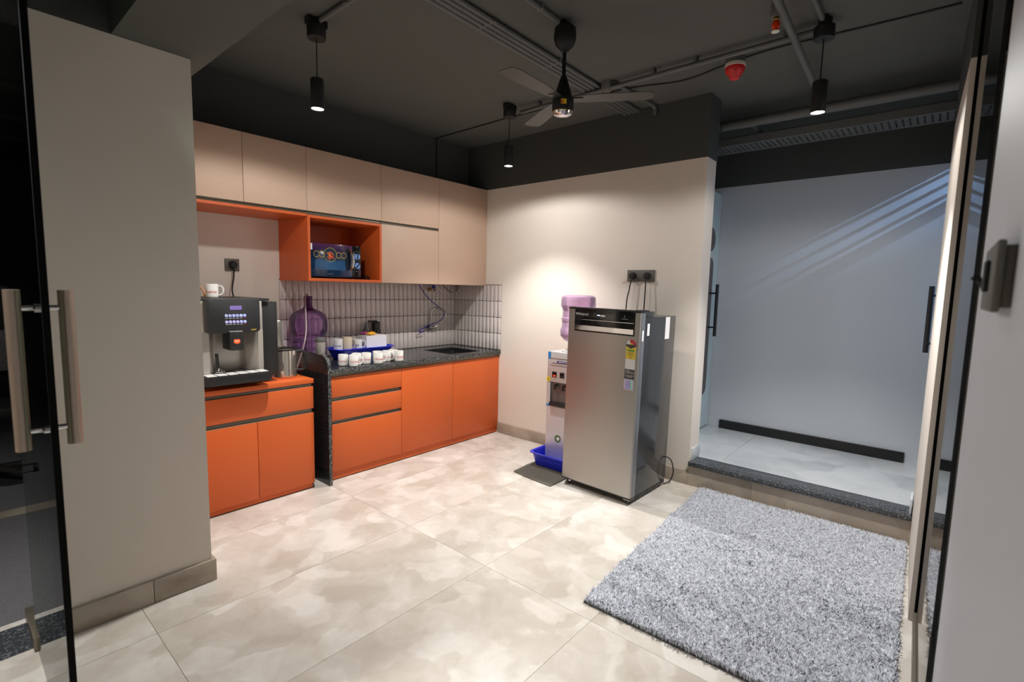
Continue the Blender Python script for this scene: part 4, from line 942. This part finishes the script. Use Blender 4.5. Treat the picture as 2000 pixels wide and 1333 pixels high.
pipe('ceiling_conduit', [(-.552, -1.28, zc-.040), (-.552, -3.13, zc-.040)], .0135, 'long grey conduit linking the sink pendant to the rug pendant', clips=[(-.552, y, 'y') for y in (-1.45, -2.3, -2.55, -3.0)])
jb = thing('junction_box', (-.552, -1.985, zc-.05), 'round grey junction box on the ceiling beside the fan', 'junction box')
part('box', G().lathe([(0, -.0), (.034, 0), (.036, .003), (.036, .05), (0, .05)], (-.552, -1.985, zc-.0505), 20), 'conduit_grey', jb)
part('cover', G().lathe([(0, -.003), (.03, -.003), (.031, .0)], (-.552, -1.985, zc-.0505), 20), 'plate_grey', jb)
pipe('ceiling_conduit', [(-.552, -2.03, zc-.016), (-.30, -2.05, zc-.016), (-.05, -2.06, zc-.016), (-.02, -2.06, zc-.03), (-.016, -2.06, zc-.07)], .0125, 'short grey conduit with an elbow against the wall above the refrigerator')
pipe('ceiling_conduit', [(-.61, -3.165, zc-.016), (-2.04, -3.165, zc-.016)], .0125, 'grey conduit running away from the rug pendant towards the camera')
cb = spline([(-.42, -.18, zc-.01), (-.425, -.4, zc-.006), (-.433, -.836, zc-.006), (-.436, -1.092, zc-.006), (-.40, -1.989, zc-.006), (-.30, -2.36, zc-.006), (-.36, -2.628, zc-.008), (-.395, -2.775, zc-.008), (-.404, -2.955, zc-.006), (-.39, -3.139, zc-.006), (-.373, -3.328, zc-.006), (-.355, -3.66, zc-.006)], 5)
part('ceiling_cable', G().tube(cb, .0045, 6), 'cable_grey', None, label='thin dark cable wandering across the ceiling past the smoke alarm', cat='cable')
part('wall_cable', G().tube(spline([(-.42, -.19, zc-.006), (-.40, -.180, zc-.03), (-.398, -.176, 2.5), (-.397, -.176, 2.4), (-.396, -.176, 2.262)], 5), .004, 6), 'rubber_black', None, label='thin cable running down the dark band to the cabinet tops', cat='cable')
# sprinkler pipes in the passage and over the rug
pipe('sprinkler_pipe', [(-1.9, -3.12, 2.567), (.36, -3.02, 2.567)], .017, 'grey sprinkler pipe passing beside the rug pendant', 'pipe', n=14)
pipe('sprinkler_pipe', [(.19, -2.36, 2.55), (.19+.19, -2.36, 2.55), (.385, -2.40, 2.55), (.395, -3.69, 2.55)], .032, 'thick grey pipe crossing the ceiling above the step', 'pipe', n=16)
pipe('sprinkler_pipe', [(.40, -2.577, 2.55), (.95, -2.577, 2.55)], .017, 'short grey branch pipe above the cable tray', 'pipe', n=14)
sp = thing('fire_sprinkler', (-.955, -3.055, 2.49), 'small sprinkler head with orange bulb hanging from the ceiling pipe', 'sprinkler')
part('fitting', G().lathe([(.010, .15), (.022, .14), (.026, .11), (.027, .072), (.022, .062), (.0, .062)], (-.955, -3.055, 2.49), 18), 'conduit_grey', sp)
part('frame', G().lathe([(.012, .062), (.013, .052), (.008, .046), (0, .046)], (-.955, -3.055, 2.49), 12), 'brass', sp)
part('bulb', G().lathe([(0, .05), (.012, .046), (.018, .032), (.015, .018), (.006, .012), (0, .012)], (-.955, -3.055, 2.49), 16), 'bulb_orange', sp)
part('deflector', G().lathe([(0, 0), (.017, .002), (.017, .004), (.004, .006), (.003, .014)], (-.955, -3.055, 2.49), 18), 'alarm_white', sp)
part('drop_rod', G().tube([(-.955, -3.055, 2.63), (-.955, -3.055, ZC)], .009, 8), 'conduit_grey', sp)
al = thing('smoke_alarm', (-.414, -2.718, 2.55), 'red and white smoke alarm sounder on the ceiling', 'smoke alarm')
part('base', G().lathe([(0, ZC), (.05, ZC), (.05, ZC-.032), (.046, ZC-.036)], (-.414, -2.718, 0), 24), 'conduit_grey', al)
part('collar', G().lathe([(.046, ZC-.034), (.054, ZC-.038), (.054, ZC-.054), (.05, ZC-.058)], (-.414, -2.718, 0), 28), 'alarm_white', al)
part('sounder', G().lathe([(.052, ZC-.054), (.052, ZC-.066), (.046, ZC-.084), (.032, ZC-.10), (.024, ZC-.116), (.0, ZC-.118)], (-.414, -2.718, 0), 28), 'alarm_red', al)
for a in (200, 240, 280, 320):
    part('slot', G().lathe([(0, 0), (.005, 0)], (-.414+.046*math.cos(R(a)), -2.718+.046*math.sin(R(a)), ZC-.0855), 10), 'print_dark', al)
# perforated cable tray
ct = thing('cable_tray', (.645, -2.93, 2.45), 'grey perforated cable tray slung above the passage', 'cable tray')
g = G(); X0, X1, Y0, Y1 = .525, .765, -3.69, -2.13; ny, nx = 44, 7
def tray():
    cy = (Y1-Y0)/ny; cx = (X1-X0)/nx; bm = g.bm
    for i in range(ny):
        for j in range(nx):
            a, b = Y0+i*cy, Y0+(i+1)*cy; c, d = X0+j*cx, X0+(j+1)*cx
            o = [(c, a), (d, a), (d, b), (c, b)]; h_ = [(c+cx*.18, a+cy*.34), (d-cx*.18, a+cy*.34), (d-cx*.18, b-cy*.34), (c+cx*.18, b-cy*.34)]
            if j in (0, nx-1) : h_ = None
            if h_ is None: g.quad(*[(x, y, 2.45) for x, y in o])
            else:
                O = [bm.verts.new((x, y, 2.45)) for x, y in o]; I = [bm.verts.new((x, y, 2.45)) for x, y in h_]
                for k in range(4): bm.faces.new((O[k], O[(k+1) % 4], I[(k+1) % 4], I[k]))
tray(); bmesh.ops.remove_doubles(g.bm, verts=g.bm.verts[:], dist=1e-5)
part('bottom', g, 'conduit_grey', ct)
part('flange', G().box(X0-.002, X0, Y0, Y1, 2.449, 2.50), 'conduit_grey', ct); part('flange', G().box(X1, X1+.002, Y0, Y1, 2.449, 2.50), 'conduit_grey', ct)
for yy in (-3.3, -2.5): part('hanger', G().tube([(X0+.01, yy, 2.45), (X0+.01, yy, ZC)], .004, 8), 'conduit_grey', ct)
# ================================================================== open glass door, its handle; switch near the camera; office chair
gd = thing('glass_door', (-3.247, -1.29, 0), 'open frameless glass door with tubular steel handle', 'door')
YF = -2.075
part('leaf', G().box(-3.253, -3.241, YF, -1.30, .012, 2.66), 'glass_clear', gd)
part('edge_seal', G().box(-3.254, -3.240, YF-.010, YF, .012, 2.66), 'seal_black', gd)
part('bottom_patch', G().box(-3.262, -3.232, -1.32, -1.06, .006, .055, bev=.003), 'profile_alu', gd)
hy = -2.0
for hx in (-3.297, -3.199):
    hb = part('handle_bar', G().tube([(hx, hy, .925), (hx, hy, 1.325)], .016, 24), 'handle_steel', gd)
for zz in (.972, 1.280):
    part('standoff', G().tube([(-3.297, hy, zz), (-3.199, hy, zz)], .0075, 12), 'chrome', gd)
    part('washer', G().lathe([(.012, -.012), (.012, .012), (0, .012)], (-3.247, hy, zz), 16, 0), 'chrome', gd)
sw = thing('switch_plate', (-2.42, -3.77, 1.342), 'dark grey switch plate with a plug on the wall beside the camera', 'switch')
part('box', G().box(-2.52, -2.33, -3.77, -3.759, 1.344, 1.426, bev=.002), 'plate_grey', sw)
part('plate', G().box(-2.53, -2.32, -3.759, -3.750, 1.338, 1.432, bev=.003), 'plastic_grey', sw)
part('rocker', G().box(-2.45, -2.415, -3.7505, -3.744, 1.365, 1.41, bev=.003), 'rubber_black', sw)
part('hook', G().tube(spline([(-2.36, -3.75, 1.372), (-2.36, -3.744, 1.383), (-2.36, -3.740, 1.389), (-2.36, -3.736, 1.384)], 4), .004, 8), 'rubber_black', sw)
ch = thing('office_chair', (-3.22, .95, 0), 'black office chair in the dark room behind the glass door', 'chair')
for k in range(5):
    a = R(k*72+20); part('base_arm', G().tube([(-3.22, .95, .10), (-3.22+.28*math.cos(a), .95+.28*math.sin(a), .065)], [.022, .014], 8), 'plastic_grey', ch)
    part('castor', G().lathe([(0, -.012), (.026, -.012), (.026, .012), (0, .012)], (-3.22+.28*math.cos(a), .95+.28*math.sin(a), .03), 12, 0), 'rubber_black', ch)
part('column', G().tube([(-3.22, .95, .09), (-3.22, .95, .45)], .025, 12), 'rubber_black', ch)
part('seat', G().prism(rrect(-3.46, -2.98, .72, 1.18, .08), 'z', .45, .53, bev=.02), 'rubber_black', ch)
part('backrest', G().prism(rrect(-3.44, -3.0, .62, 1.30, .09), 'y', 1.16, 1.21, bev=.015), 'rubber_black', ch)
part('back_support', G().tube([(-3.22, 1.1, .47), (-3.22, 1.23, .5), (-3.22, 1.22, .75)], .02, 8), 'rubber_black', ch)
part('cushion', G().prism(rrect(-3.30, -3.06, .72, 1.0, .06), 'y', 1.06, 1.15, bev=.02), 'cloth_grey', ch)
